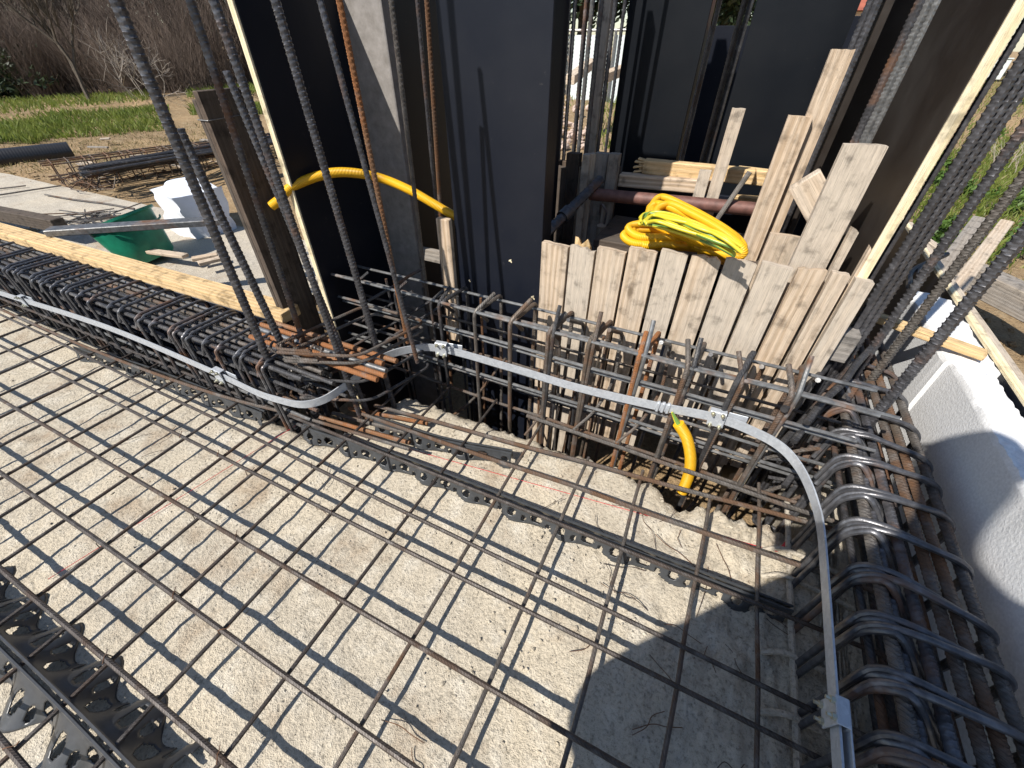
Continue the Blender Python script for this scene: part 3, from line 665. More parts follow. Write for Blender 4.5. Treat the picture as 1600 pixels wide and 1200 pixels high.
# ================================================================== PLANK WALL
def rough_top(mb, x0, x1, v, t, z0, ztop, slope=0, jag=0.0, lean=0.0, skew=0.0):
    """plank standing in the plane y=v with a sawn or splintered top"""
    n = 6 if jag else 2; ou, ov = random.random()*9, random.random()*9
    xs = np.linspace(x0+.0012, x1-.0012, n); V = []; Fc = []; UV = []
    zt = [ztop+slope*(x-(x0+x1)/2)+(random.uniform(-jag, jag)) for x in xs]
    bw = .0022
    zr = np.linspace(0, 1, 7)
    # front and back sheets plus sides
    for side, y in ((0, v), (1, v+t)):
        for i, x in enumerate(xs):
            for s in zr:
                z = z0+(zt[i]-z0)*s-(0 if side == 0 else jag*.8)*(s == 1)
                xx = x+lean*(z-z0)
                bow = skew*math.sin(s*math.pi)
                V.append((xx, y+bow, z)); 
    m_ = len(zr); F = lambda side, i, k: side*n*m_+i*m_+k
    uvf = lambda p, side: (p[2]+ou, p[0]-x0+ov+side*.3)
    def add(f, fl=False):
        Fc.append(f); UV.append([uvf(V[q], 0) for q in f])
    for i in range(n-1):
        for k in range(m_-1):
            add([F(0, i, k), F(0, i+1, k), F(0, i+1, k+1), F(0, i, k+1)]); add([F(1, i, k), F(1, i, k+1), F(1, i+1, k+1), F(1, i+1, k)])
        Fc.append([F(0, i, m_-1), F(0, i+1, m_-1), F(1, i+1, m_-1), F(1, i, m_-1)]); UV.append([(V[q][0]*.2, V[q][1]) for q in Fc[-1]])
        Fc.append([F(0, i, 0), F(1, i, 0), F(1, i+1, 0), F(0, i+1, 0)]); UV.append([(V[q][0]*.2, V[q][1]) for q in Fc[-1]])
    for k in range(m_-1):
        for i, fl in ((0, 0), (n-1, 1)):
            f = [F(0, i, k), F(0, i, k+1), F(1, i, k+1), F(1, i, k)]; f = f[::-1] if fl else f
            Fc.append(f); UV.append([(V[q][2]+ou, V[q][1]+ov) for q in f])
    mb.add(V, Fc, UV); return mb
g4 = 'front planks of the shutter'
VW = 1.185
bx = [845, 889, 931, 980, 1030, 1079, 1132, 1188, 1246, 1299, 1336, 1374]
by = [381, 388, 391, 391, 395, 402, 408, 415, 421, 428, 440, 442]
labs = ['front shutter plank touching the central black panel', 'narrow front plank with a splintered stub behind its top, second from the central panel', 'front plank third from the central black panel', 'front plank with a big dark knot, below the left end of the yellow coil',
        'split pinkish front plank below the middle of the yellow coil', 'warm tan front plank below the right half of the yellow coil', 'front plank right of the yellow coil, its top splintered', 'pale grey front plank left of the wide upright board', 'front plank right below the wide upright board', 'front plank second from the right end of the shutter', 'last narrow front plank at the right end of the shutter']
for k in range(11):
    x0 = P(bx[k], by[k], v=VW).x; x1 = P(bx[k+1], by[k], v=VW).x
    zt = P((bx[k]+bx[k+1])/2, by[k]+2, v=VW).z
    lean = [.0, .006, .0, .008, .004, -.004, .005, .0, .006, .0, -.01][k]
    mb = rough_top(MB(), x0+random.uniform(0, .003), x1-random.uniform(.001, .004), VW+random.uniform(0, .006), .024, -.62 if k < 2 else random.uniform(-.27, -.20) if k < 5 else random.uniform(-.17, -.12), zt, -.06, .006 if k in (1, 5, 6, 8) else .0015, 0, random.uniform(-.003, .003))
    o = mb.build('shutter_plank', M['plank'], smooth=False); tag(o, labs[k], 'plank', g4)
A = P(911, 376, v=1.23); o = rough_top(MB(), A.x-.024, A.x+.028, 1.222, .022, -.3, A.z, -.3, .016).build('splintered_stub', M['newwood'], smooth=False); tag(o, 'fresh splintered stub sticking up behind the second front plank', 'wood stub')
# waler behind the planks
o = MB().box((-.02, 1.245, .36), X, Y, Zv, (.92, .045, .09), .003, 0).build('waler', M['oldwood']); tag(o, 'horizontal waler behind the front shutter planks', 'board')
# tall planks behind, on the right
def tplank(name, label, xa, xb, y, v, zb, t=.026, jag=.001, slope=0, m='plank', name2=None):
    x0 = P(xa, y, v=v).x; x1 = P(xb, y, v=v).x; z = P((xa+xb)/2, y, v=v).z
    o = rough_top(MB(), x0, x1, v, t, zb, z, slope, jag).build(name, M[m], smooth=False); return tag(o, label, 'plank')
tplank('tall_plank', 'tallest light plank, in front of the third black panel', 1299, 1338, 77, 1.52, -.3)
tplank('tall_plank', 'tall wide plank left of the tallest one, with a rounded top', 1231, 1272, 182, 1.495, -.3)
tplank('wide_plank', 'wide pale upright board with a yellowish sawn top, right of the tallest plank', 1318, 1391, 227, 1.265, -.3, slope=.03)
tplank('narrow_stick', 'narrow stick with old plaster stains, standing behind the yellow coil', 1143, 1166, 170, 1.66, .1, .03)
tplank('plank_offcut', 'small lit plank end at the right edge of the wide upright board', 1329, 1345, 360, 1.24, -.2, .022, slope=-.5)
tplank('plank_offcut', 'short plank behind the right end of the shutter, under the pale panel edge', 1352, 1378, 398, 1.215, -.3, .02, slope=-1.2)
A = P(1262, 290, v=1.42); B = P(1300, 360, v=1.40)
o = MB().box((A+B)/2, B-A, Y, (B-A).cross(Y), ((B-A).length*1.3, .04, .075), .003, 0).build('brace_block', M['plank']); tag(o, 'slanted block wedged between the tall plank and the wide board', 'wood block')
A = P(1240, 370, v=1.40)
o = rough_top(MB(), A.x-.06, A.x+.07, 1.40, .024, -.2, A.z, 0, .002).build('plank_offcut', M['plank'], smooth=False); tag(o, 'broad plank low behind the shutter, right of the coil', 'plank')

# ---- rear boards, pipe, prop
def hboard(name, label, pa, pb, h_px, v, t, m, cat='board', jag=False, depth=.04):
    A = P(*pa, v=v); B = P(*pb, v=v); h = abs(P(pa[0], pa[1]-h_px/2, v=v).z-P(pa[0], pa[1]+h_px/2, v=v).z)
    mb = MB(); mb.box((A+B)/2, B-A, Y, Zv, ((B-A).length, t, h), .003, 0)
    if jag:
        d = (B-A).normalized()
        for k in range(6):
            zz = (k/5-.5)*h*.8; l = random.uniform(.012, .045); mb.box(A-d*l*.45+Vector((0, random.uniform(-.01, .01), zz)), d+Vector((0, 0, random.uniform(-.2, .2))), Y, Zv, (l, t*.5, h*.14), .002, 0)
    return tag(mb.build(name, M[m], smooth=False), label, cat)
hboard('broken_board', 'yellow board with a splintered left end, before the second black panel', (1006, 259), (1178, 276), 22, 1.80, .045, 'newwood', jag=True)
hboard('rear_board', 'yellow board end right of the narrow stick', (1150, 272), (1232, 282), 24, 1.84, .045, 'newwood')
hboard('rear_board', 'greyish board with a dark crack lying under the yellow splintered board', (968, 280), (1112, 292), 20, 1.77, .045, 'plank')
hboard('rear_board', 'small low board glimpsed above the right half of the rusty pipe', (1142, 311), (1215, 317), 14, 1.95, .03, 'newwood')
tplank('stub_post', 'short grey post in front of the rear boards, left of the narrow stick', 1092, 1112, 268, 1.69, .36, .035)
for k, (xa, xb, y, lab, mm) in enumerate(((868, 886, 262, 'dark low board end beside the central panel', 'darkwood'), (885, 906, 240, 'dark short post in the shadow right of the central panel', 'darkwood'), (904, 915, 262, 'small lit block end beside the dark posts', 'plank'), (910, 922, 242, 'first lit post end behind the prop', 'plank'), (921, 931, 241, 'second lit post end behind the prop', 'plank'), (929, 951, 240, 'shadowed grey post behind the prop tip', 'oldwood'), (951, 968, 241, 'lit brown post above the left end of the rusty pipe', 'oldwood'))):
    tplank('post_end', lab, xa, xb, y, 1.70+.012*(k % 3), .1, .04, m=mm)  # dark wood on the shadowed ends puts their shade into the colour
tag(MB().box((P(905, 310, v=1.78).x, 1.80, .35), X, Y, Zv, (.30, .02, .55), .002, 2).build('backing_board', M['darkwood'], smooth=False), 'shadowed brown board behind the black prop', 'board')  # dark wood colour stands in for the shade on this board
p_ = thing('rusty_pipe', 'rusty prop pipe with a square end plate lying level behind the coil', 'steel prop', P(1070, 315, v=1.62))
A = P(922, 303, v=1.62); B = P(1212, 330, v=1.62)
MB().tube(seglist(A, B, .1), .0215, 14).build('tube', M['rustpipe'], p_)
d = (B-A).normalized(); MB().box(B+d*.006, Zv, Y, d, (.085, .085, .008), .001).build('end_plate', M['rustpipe'], p_)
T_ = P(1140, 314, v=1.60); MB().tube([T_+Vector((.03, 0, .09)), T_+Vector((-.03, -.01, -.09))], .008, 8).build('pin', M['oldwood'], p_)
A = P(850, 368, v=1.32); B = P(938, 281, v=1.66)
pp = thing('black_prop', 'black threaded prop pointing back beside the central panel', 'steel prop', (A+B)/2)
MB().tube(seglist(A, B, .004), .016, 12, rib=.22, pitch=.03).build('thread', M['darkgeo'], pp)
d = (B-A).normalized(); MB().tube([A+(B-A)*.3, A+(B-A)*.42], .024, 12).build('collar', M['darkgeo'], pp)
A = P(940, 352, v=1.60); tag(MB().tube([A, A+Vector((0, .01, -.12))], .018, 10).build('pipe_stub', M['oldwood']), 'short pale pipe stub hanging below the rusty pipe end', 'pipe')
tag(MB().tube(fillet([P(936, 335, v=1.6), P(940, 318, v=1.58), P(948, 330, v=1.58), P(944, 350, v=1.59)], .01, 4), .004, 6).build('wire_hook', M['darkgeo']), 'dark wire hook dangling by the rusty pipe end', 'wire')

# ================================================================== YELLOW CONDUIT AND CABLE
coil = thing('conduit_coil', 'coil of yellow corrugated conduit bundled with green-yellow wire on the planks', 'conduit coil', P(1065, 360, z=.47))
def loop_px(cx, cy, a, bq, rot, z0, z1, t0=0, t1=2*math.pi, n=40):
    out = []
    for k in range(n+1):
        t = t0+(t1-t0)*k/n; x = a*math.cos(t); y = bq*math.sin(t); cr, sr = math.cos(rot), math.sin(rot)
        # z follows how far round the coil the tube is: the lower rim lies on the planks
        zz = z0+(z1-z0)*k/n
        out.append(P(cx+x*cr-y*sr, cy+x*sr+y*cr, z=zz))
    return out
def bunch(pts, z0, offs, r, mtl, nm, jit=1.5, dz=.02):
    for k, (ox, oy, oz) in enumerate(offs):
        MB().tube(spline([P(x+ox+random.uniform(-jit, jit), y+oy+random.uniform(-jit, jit), z=z0+zz+oz) for x, y, zz in pts], 8), r, 10).build(nm, M[mtl], coil)
A_ = [(1150, 392, -.03), (1090, 372, -.01), (1040, 352, .0), (1018, 340, .01), (1018, 322, .02), (1036, 315, .03), (1070, 328, .03), (1110, 352, .02), (1142, 374, .01), (1152, 390, -.01), (1136, 396, -.03), (1090, 384, -.04)]
bunch(A_, .555, ((0, 0, 0), (5, 9, .014), (2, -5, .024), (9, 4, .030), (-4, 4, .02), (8, -3, .010), (3, 12, -.004)), .0118, 'conduit', 'conduit', 2.2)
B_ = [(1146, 394, -.02), (1100, 384, -.01), (1050, 378, 0), (1000, 377, .0), (981, 368, .005), (988, 357, .01), (1020, 356, .012), (1062, 364, .012), (1104, 378, .01), (1142, 392, .0)]
bunch(B_, .525, ((0, 0, 0), (6, -4, .020), (10, 5, .010), (3, -8, .030), (-6, 3, .012), (8, 9, -.006)), .0118, 'conduit', 'conduit', 2.2)
C_ = [(1150, 390, 0), (1110, 376, .01), (1060, 356, .015), (1020, 346, .02), (1004, 347, .02), (1012, 338, .025), (1045, 342, .03), (1085, 356, .03), (1125, 374, .02), (1152, 392, .0)]
bunch(C_, .600, [(random.uniform(-6, 6), random.uniform(-7, 9), random.uniform(-.008, .03)) for _ in range(9)], .0043, 'cable', 'wire', 3.5)
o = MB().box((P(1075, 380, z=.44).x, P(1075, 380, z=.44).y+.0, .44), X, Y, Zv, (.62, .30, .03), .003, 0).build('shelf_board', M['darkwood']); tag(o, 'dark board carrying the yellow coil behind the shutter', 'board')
hose = [P(424, 322, v=.90), P(437, 312, v=.92), P(452, 295, v=.945), P(480, 281, v=1.0), P(520, 270, v=1.06), P(560, 271, v=1.12), P(600, 280, v=1.19), P(640, 297, v=1.20), P(675, 317, v=1.21), P(706, 335, v=1.235), P(740, 352, v=1.26)]
o = MB().tube(spline(hose, 8), .0145, 12).build('conduit_hose', M['conduit']); tag(o, 'yellow corrugated hose arching past the left black panel to the central one', 'conduit')
stub = thing('conduit_stub', 'short curved yellow conduit hanging from the metal strip into the pit', 'conduit', P(1075, 710, v=.95))
s_pts = [P(1060, 662, v=.962), P(1073, 685, v=.957), P(1079, 715, v=.95), P(1076, 742, v=.945), P(1066, 768, v=.935)]
MB().tube(spline(s_pts, 8), .0165, 14).build('conduit', M['conduit'], stub)
MB().tube([P(1050, 644, v=.968), P(1056, 656, v=.965), P(1064, 670, v=.96)], .003, 8, r_end=.011).build('wire_end', M['cable'], stub)

# ================================================================== RIGHT: INSULATION BLOCK, EDGE FORM, TIMBERS
wb = thing('insulation_block', 'white insulation upstand with a rough top along the right cage', 'insulation block', (.76, 1, -.5))
def block(u0, u1, v0, v1, z0, z1):
    nu_, nv_ = 24, int((v1-v0)/.008); us_ = np.linspace(u0, u1, nu_); vv = np.linspace(v0, v1, nv_); V = []; Fc = []
    for j, v in enumerate(vv):
        row = [(u0+vnoise(np.array([v]), np.array([0.]), 3, 71)[0]*.002, v, z0)]
        row += [(u0+vnoise(np.array([v]), np.array([zz]), 6, 72)[0]*.002, v, zz) for zz in np.linspace(z0+.1, z1-.014, 6)]
        for i, u in enumerate(us_):
            s = (u-u0)/(u1-u0); zz = z1-.010*(s < .02)+vnoise(np.array([u]), np.array([v]), 70, 73)[0]*.007+vnoise(np.array([u]), np.array([v]), 17, 74)[0]*.005-max(0, s-.6)*.03
            row.append((u+vnoise(np.array([u]), np.array([v]), 50, 75)[0]*.004*(s > 0), v, zz))
        row.append((u1, v, z0)); V += row
    w_ = len(row)
    for j in range(nv_-1):
        for i in range(w_-1): Fc.append([j*w_+i, j*w_+i+1, (j+1)*w_+i+1, (j+1)*w_+i][::-1])
    Fc.append(list(range(w_))); Fc.append([(nv_-1)*w_+i for i in range(w_)][::-1])
    return MB().add(V, Fc, [[(0, 0)]*len(f) for f in Fc])
block(.708, .805, -.9, 1.36, -.55, .320).build('block', M['eps'], wb)
block(.700, .835, 1.37, 1.84, -.55, .316).build('block', M['eps'], wb)
ef = thing('edge_form', 'thin form board with a pale top edge beyond the white upstand', 'formwork', (1.0, 1.4, -.4))
A = P(1497, 473, z=.32); B = P(1600, 625, z=.32); d = (B-A).normalized(); n = Vector((-d.y, d.x, 0)); n = n if n.x > 0 else -n
c0 = (A+B)/2; MB().box(c0+n*.01+Vector((0, 0, -.24)), d, n, Zv, (2.6, .018, .46), .002, 0).build('plywood_sheet', M['film'], ef)
MB().box(c0+n*.012+Vector((0, 0, -.006)), d, n, Zv, (2.6, .022, .012), .002, 0).build('cut_edge', M['plyedge'], ef)
MB().box(c0+n*.045+Vector((0, 0, -.05)), d, n, Zv, (2.6, .045, .06), .003, 0).build('batten', M['plank'], ef)
o = None
A = P(1362, 491, v=1.30); B = P(1540, 560, z=.20)
A = P(1362, 493, z=.35); B = P(1540, 556, z=.338)
o = MB().box((A+B)/2, B-A, (B-A).cross(Zv), Zv, ((B-A).length, .038, .022), .003, 0).build('spreader_lath', M['newwood']); tag(o, 'light lath laid across from the shutter end to the white upstand', 'lath')
def timber(pa, pb, za, zb, w, h, lab, m='oldwood', name='timber'):
    A = P(*pa, z=za); B = P(*pb, z=zb); d = (B-A).normalized(); s = d.cross(Zv).normalized()
    return tag(MB().box((A+B)/2, d, s, s.cross(d), ((B-A).length, w, h), .004, 0).build(name, M[m], smooth=False), lab, 'timber')
timber((1530, 345), (1452, 455), .12, .06, .085, .05, 'grey squared timber nearest the ribbed bars, beyond the white upstand')
timber((1570, 350), (1482, 468), .12, .06, .065, .05, 'second grey timber, lying right beside the first', 'plank')
timber((1505, 425), (1700, 520), .0, .0, .13, .12, 'thick timber lying across above the bare sand on the right')
timber((1470, 392), (1440, 372), .02, .02, .05, .03, 'small timber end poking out by the white upstand', 'plank')
for px, py in ((1440, 425), (1425, 432)):
    A = P(px, py, z=.318); tag(MB().tube(spline([A+Vector((-.05, -.16, .02)), A+Vector((-.01, 0, .02)), A+Vector((.10, .16, .03))], 6), .010, 8).build('short_bar', M['dark']), 'short bent bar lying on the white upstand behind the ribbed bars, '+('farther one' if px == 1440 else 'nearer one'), 'rebar')

# ================================================================== PLASTIC SPACERS UNDER THE MESH
def spacer(name, label, path, h, wb_, wl, m='plastic'):
    p = spline(path, 10); L = np.concatenate([[0], np.cumsum([(p[i+1]-p[i]).length for i in range(len(p)-1)])]); tot = L[-1]
    n = int(tot/.0036); nr = 19
    def at(q):
        i = min(max(int(np.searchsorted(L, q))-1, 0), len(p)-2); t = (q-L[i])/(L[i+1]-L[i]+1e-9); T = (p[i+1]-p[i]).normalized(); return p[i].lerp(p[i+1], t), Vector((-T.y, T.x, 0))
    th = thing(name, label, 'rebar spacer', p[len(p)//2])
    for sg in (-1, 1):
        V = []; Fc = []; off = .5 if sg > 0 else 0.0
        for i in range(n+1):
            c_, S = at(tot*i/n); wv = math.sin(2*math.pi*(tot*i/n/wl+off))
            for j in range(nr):
                f = j/(nr-1); V.append(c_+S*sg*(.006+(wb_*(1+.42*wv))*(1-f)**1.15)+Vector((0, 0, h*f)))
        for i in range(n):
            q = tot*(i+.5)/n/wl+off; a = (q*2) % 1; k = int(q*2) % 2
            for j in range(nr-1):
                f = (j+.5)/(nr-1)
                big = ((a-.5)/(.24 if k else .17))**2+((f-.50)/(.30 if k else .24))**2 < 1
                slot = (((a+.5) % 1-.5)/.10)**2+((f-.32)/.20)**2 < 1
                arch = f < .16*max(0, math.cos(2*math.pi*q))
                if not (big or slot or arch): Fc.append([i*nr+j, (i+1)*nr+j, (i+1)*nr+j+1, i*nr+j+1])
        o = MB().add(V, Fc, [[(0, 0)]*4 for _ in Fc]).build('web', M[m], th)
        sm = o.modifiers.new('solid', 'SOLIDIFY'); sm.thickness = .0025; sm.offset = 0
        rp = [at(q)[0]+at(q)[1]*sg*.006+Vector((0, 0, h+.001)) for q in np.linspace(0, tot, 40)]
        MB().tube(rp, .0034, 6).build('rail', M[m], th)
    return th
spacer('serpentine_spacer', 'black perforated plastic spacer strip in the bottom left corner, closest to the camera', [P(-120, 860, z=ZS), P(0, 985, z=ZS), P(130, 1110, z=ZS), P(260, 1240, z=ZS)], .062, .060, .16)
for pts, lab in (([(480, 680), (640, 735), (900, 838), (1225, 965)], 'long grey plastic spacer strip under the mesh before the broken slab edge'), ([(590, 668), (690, 700), (800, 722)], 'short grey plastic spacer strip by the rusty bar ends in mid slab'), ([(130, 556), (240, 590), (420, 660)], 'grey plastic spacer strip half hidden at the foot of the left cage')):
    spacer('serpentine_spacer', lab, [P(x, y, z=ZS+.002) for x, y in pts], .050, .017, .15, 'clearplastic')

# odd tie wires and the red cap on the slab
for k in range(34):
    if k < 22: u = random.uniform(.0, .48); v = random.uniform(.35, .85)
    else: u = random.uniform(-1.7, .1); v = random.uniform(-.2, .8)
    if v > float(vmax(np.array([u]))[0])-.06: v = .3
    a = random.uniform(0, math.pi); l = random.uniform(.02, .07); q = Vector((u, v, ZS+.007)); d = Vector((math.cos(a), math.sin(a), 0)); s = Vector((-d.y, d.x, 0))
    o = MB().tube(spline([q-d*l, q-d*l*.2+s*random.uniform(-.012, .012)+Vector((0, 0, .006)), q+d*l*.4+s*random.uniform(-.012, .012), q+d*l+Vector((0, 0, random.uniform(0, .012)))], 4), .0009, 5).build('wire_offcut', M['wire'])
    tag(o, 'thin curled offcut of tie wire lying loose on the concrete slab', 'wire', 'tie wire offcuts on the slab')
A = P(1222, 858, z=ZS+.006); tag(MB().tube([A, A+Vector((.004, .012, .010)), A+Vector((.006, .02, .010))], .006, 8, r_end=.003).build('red_plug', M['red']), 'tiny red plastic cap on the slab near the pit corner', 'cap')
# fine red chalk line along the slab edge and on the slab
for pa, pb, lab in (((640, 702), (1215, 862), 'thin red mason string along the slab before the pit'), ((75, 905), (470, 660), 'thin red mason string crossing the left of the slab')):
    A = P(*pa, z=ZS+.008); B = P(*pb, z=ZS+.008); tag(MB().tube([A, B], .0009, 5).build('mason_string', M['red']), lab, 'string')

# ================================================================== LEFT BACKGROUND
def ground_at(px, py, z=-.24): return P(px, py, z=z)
A = P(-120, 262, z=-.16); B = P(112, 236, z=-.16)
rl = thing('black_pipe', 'black corrugated pipe lying on the earth at the far left', 'pipe', A)
MB().tube([A+(B-A)*k/40 for k in range(41)], .11, 18).build('pipe', M['blackpipe'], rl)
# bundle of straight bars and a rusty cage lying on the ground
bd = thing('bar_bundle', 'bundle of straight dark bars lying on the ground behind the rusty cage', 'rebar bundle', P(230, 258, z=-.15))
for k in range(60):
    A = P(128+random.uniform(-6, 14), 268+random.uniform(-8, 10), z=-.18+.034*(k % 8)); B = P(440, 214+random.uniform(-9, 9), z=-.18+.034*(k % 8))
    MB().tube([A, (A+B)/2+Vector((0, 0, random.uniform(-.01, .01))), B], .013, 6).build('bar', M['dark'], bd)
gc = thing('ground_cage', 'small rusty cage of stirrups lying on the ground, left background', 'rebar cage', P(200, 285, z=-.2))
A = P(103, 300, z=-.21); B = P(430, 248, z=-.21); d = (B-A).normalized(); s = Vector((-d.y, d.x, 0)); Lc = (B-A).length
for k in range(20):
    c0 = A+d*(.03+Lc*k/19*random.uniform(.97, 1.0)+(.02*(k % 3)))
    w_, h_ = .30, .26
    MB().tube(fillet([c0, c0+s*w_, c0+s*w_+Vector((0, 0, h_)), c0+Vector((0, 0, h_)), c0, c0+s*.03], .02, 3), .006, 6).build('stirrup', M['rusty'], gc)
for a, h_ in ((.02, .0), (.28, 0), (.02, .25), (.28, .25), (.15, .25), (.1, .02), (.2, .12), (.05, .12), (.24, .08)):
    q = A+s*a+Vector((0, 0, h_)); MB().tube(wob(q-d*.05, q+d*Lc, 5, .01), .008, 6).build('bar', M['rusty'], gc)
lb_ = thing('loose_stirrups', 'tangle of loose rusty stirrups at the near end of the ground cage', 'rebar pile', P(130, 290, z=-.2))
for k in range(16):
    c0 = P(random.uniform(105, 160), random.uniform(282, 300), z=-.20+random.uniform(0, .1)); a = random.uniform(0, 3.14); e1 = Vector((math.cos(a), math.sin(a), random.uniform(-.3, .3))); e2 = Vector((-math.sin(a), math.cos(a), random.uniform(.3, 1.2)))
    MB().tube(fillet([c0, c0+e1*.16, c0+e1*.16+e2*.10, c0+e2*.10, c0], .02, 3), .005, 5).build('stirrup', M['rusty'], lb_)
wp = thing('wire_pile', 'pile of thin dark bar offcuts beside the green tub', 'rebar pile', P(155, 345, z=-.16))
for k in range(26):
    c0 = P(random.uniform(105, 185), random.uniform(332, 352), z=-.15+random.uniform(0, .05)); a = random.gauss(.5, .5); l = random.uniform(.1, .32)
    e1 = Vector((math.cos(a), math.sin(a), random.uniform(-.1, .15))); MB().tube([c0-e1*l, c0+e1*l], .005, 5).build('offcut', M['dark' if k % 3 else 'mid'], wp)
for k, (pa, pb) in enumerate((((175, 365), (245, 385)), ((190, 375), (262, 395)), ((150, 362), (200, 378)), ((300, 405), (340, 398)), ((310, 412), (352, 402)), ((230, 392), (290, 400)))):
    A = P(*pa, z=-.13+.01*k); B = P(*pb, z=-.13+.01*k); tag(MB().box((A+B)/2, B-A, (B-A).cross(Zv), Zv, ((B-A).length, .05, .02), .002, 0).build('scrap_lath', M['plank'], smooth=False), 'short wood scrap lying on the ground behind the left edge form', 'wood scrap', 'wood scraps behind the edge form')
for k in range(12):
    A = P(random.uniform(120, 420), random.uniform(208, 262), z=-.2); a = random.gauss(.3, .5); l = random.uniform(.12, .45); e1 = Vector((math.cos(a), math.sin(a), 0))
    o = MB().box(A, e1, e1.cross(Zv), Zv, (l, random.uniform(.03, .09), .02), .002, 0).build('scrap_lath', M['plank' if k % 3 else 'oldwood'], smooth=False); tag(o, 'wood scrap lying on the bare earth round the bar bundle', 'wood scrap', 'wood scraps round the bar bundle')
# flat rods on the pad
for pa, pb in (((-40, 310), (96, 290)), ((-40, 298), (40, 290)), ((70, 304), (210, 326))):
    A = P(*pa, z=-.15); B = P(*pb, z=-.15); tag(MB().tube(wob(A, B, 3, .01), .007, 6).build('loose_bar', M['mid']), 'loose bar lying across the pale concrete pad at far left', 'rebar', 'loose bars on the pad')
timber((-60, 322), (95, 352), -.06, -.02, .08, .09, 'dark brown timber behind the left end of the edge form', 'darkwood')
A = P(75, 362, z=.275); B = P(352, 344, z=.25)
o = MB().box((A+B)/2, B-A, (B-A).cross(Zv), Zv, ((B-A).length, .075, .03), .003, 0).build('grey_board', M['grey'], smooth=False); tag(o, 'long grey metal-faced board resting across the edge form and the tub', 'board')
# green tub, tipped
tb = thing('plastic_tub', 'dirty green plastic tub standing behind the edge form', 'tub', P(245, 415, z=-.17))
c0 = P(240, 404, z=-.17); 
def lathe(prof, c, ax=Zv, seg=28, sx=1.0):
    mb = MB(); ax = Vector(ax).normalized(); e1 = ax.cross(Vector((0.3, 1, 0))).normalized(); e2 = ax.cross(e1); V = []; Fc = []
    for r, h in prof:
        for k in range(seg): t = 2*math.pi*k/seg; V.append(Vector(c)+ax*h+e1*r*math.cos(t)*sx+e2*r*math.sin(t))
    for i in range(len(prof)-1):
        for k in range(seg): kk = (k+1) % seg; Fc.append([i*seg+k, i*seg+kk, (i+1)*seg+kk, (i+1)*seg+k])
    mb.add(V, Fc, [[(0, 0)]*4 for _ in Fc]); return mb
ax = Vector((-.32, -.10, 1))
lathe([(.0, .0), (.135, .0), (.15, .02), (.175, .15), (.195, .27), (.215, .275), (.215, .29), (.19, .288), (.165, .15), (.14, .03), (0, .02)], c0, ax).build('shell', M['tub'], tb)
MB().tube([c0+ax.normalized()*.2+Vector((.2*math.cos(t), .2*math.sin(t), .06-.0*t)) for t in np.linspace(-1.0, 1.2, 10)], .006, 6).build('handle', M['tub'], tb)
# white sheet bundle
bm = bmesh.new(); bmesh.ops.create_cube(bm, size=1); bmesh.ops.subdivide_edges(bm, edges=bm.edges[:], cuts=9, use_grid_fill=True)
c0 = P(322, 366, z=-.22)
for q in bm.verts:
    x, y, z = q.co; rnd = .5/max(abs(x), abs(y), abs(z)); 
    co = Vector((x*.50, y*.34, (z+.5)*.36)); k = 1-.10*(abs(x)*abs(y)*4)
    co.x *= k; co.y *= k
    co += Vector((vnoise(np.array([x*3.1]), np.array([y*3+z]), 2, 91)[0], vnoise(np.array([y*3.1]), np.array([z*3+x]), 2, 92)[0], vnoise(np.array([x*3.1]), np.array([z*3-y]), 2, 93)[0]))*.06
    q.co = co
bm.verts.index_update()
mb = MB(); rz = Matrix.Rotation(R(-12), 3, 'Z'); mb.add([c0+rz@q.co for q in bm.verts], [[w.index for w in f.verts] for f in bm.faces], [[(0, 0)]*len(f.verts) for f in bm.faces]); bm.free()
o = mb.build('plastic_bundle', M['bag']); tag(o, 'crumpled white plastic bundle on the ground behind the thick bars', 'plastic sheet')
A = P(405, 262, z=-.1)
bm = bmesh.new(); bmesh.ops.create_icosphere(bm, subdivisions=3, radius=1); mb = MB()
for q in bm.verts: q.co = Vector((q.co.x*.16, q.co.y*.12, q.co.z*.17))*(1+vnoise(np.array([q.co.x*4]), np.array([q.co.y*4+q.co.z*3]), 1.5, 95)[0]*.5)
bm.verts.index_update(); mb.add([A+q.co for q in bm.verts], [[w.index for w in f.verts] for f in bm.faces], [[(0, 0)]*3 for f in bm.faces]); bm.free()
tag(mb.build('grey_sack', M['bag']), 'small crumpled pale sack between the brown board and the black panel', 'sack')

# ================================================================== VEGETATION
def leafmat(name, c1, c2, trans=.25):
    m, nt, b = mat(name); r = noise(nt, geopos(nt), 3.5, 4, .7); r2 = noise(nt, geopos(nt), 26, 2)
    c = mix(nt, ramp(nt, r, [(.35, 0.0), (.65, 1.0)]), c1, c2); c = mix(nt, 1.0, c, ramp(nt, r2, [(.3, .6), (.7, 1.3)]), 'MULTIPLY')
    lk(nt, c, b.inputs['Base Color']); b.inputs['Roughness'].default_value = .55
    t = nt.nodes.new('ShaderNodeBsdfTranslucent'); lk(nt, c, t.inputs[0]); ms = nt.nodes.new('ShaderNodeMixShader'); ms.inputs[0].default_value = trans
    lk(nt, b.outputs[0], ms.inputs[1]); lk(nt, t.outputs[0], ms.inputs[2]); lk(nt, ms.outputs[0], nt.nodes['Material Output'].inputs[0]); return m
M['grass'] = leafmat('grass_blades', (.13, .19, .028), (.24, .27, .06), .4)
M['drygrass'] = leafmat('dry_grass', (.26, .20, .09), (.20, .19, .07), .2)
M['leaf'] = leafmat('weed_leaves', (.055, .12, .02), (.12, .19, .035), .3)
M['darkleaf'] = leafmat('shrub_leaves', (.016, .032, .011), (.034, .056, .018), .12)  # leaf colour darkened to carry the hedge's shade; distant crowns share it
M['twig'] = plain('bare_twigs', (.115, .083, .064), .9, 0, .35, 6)
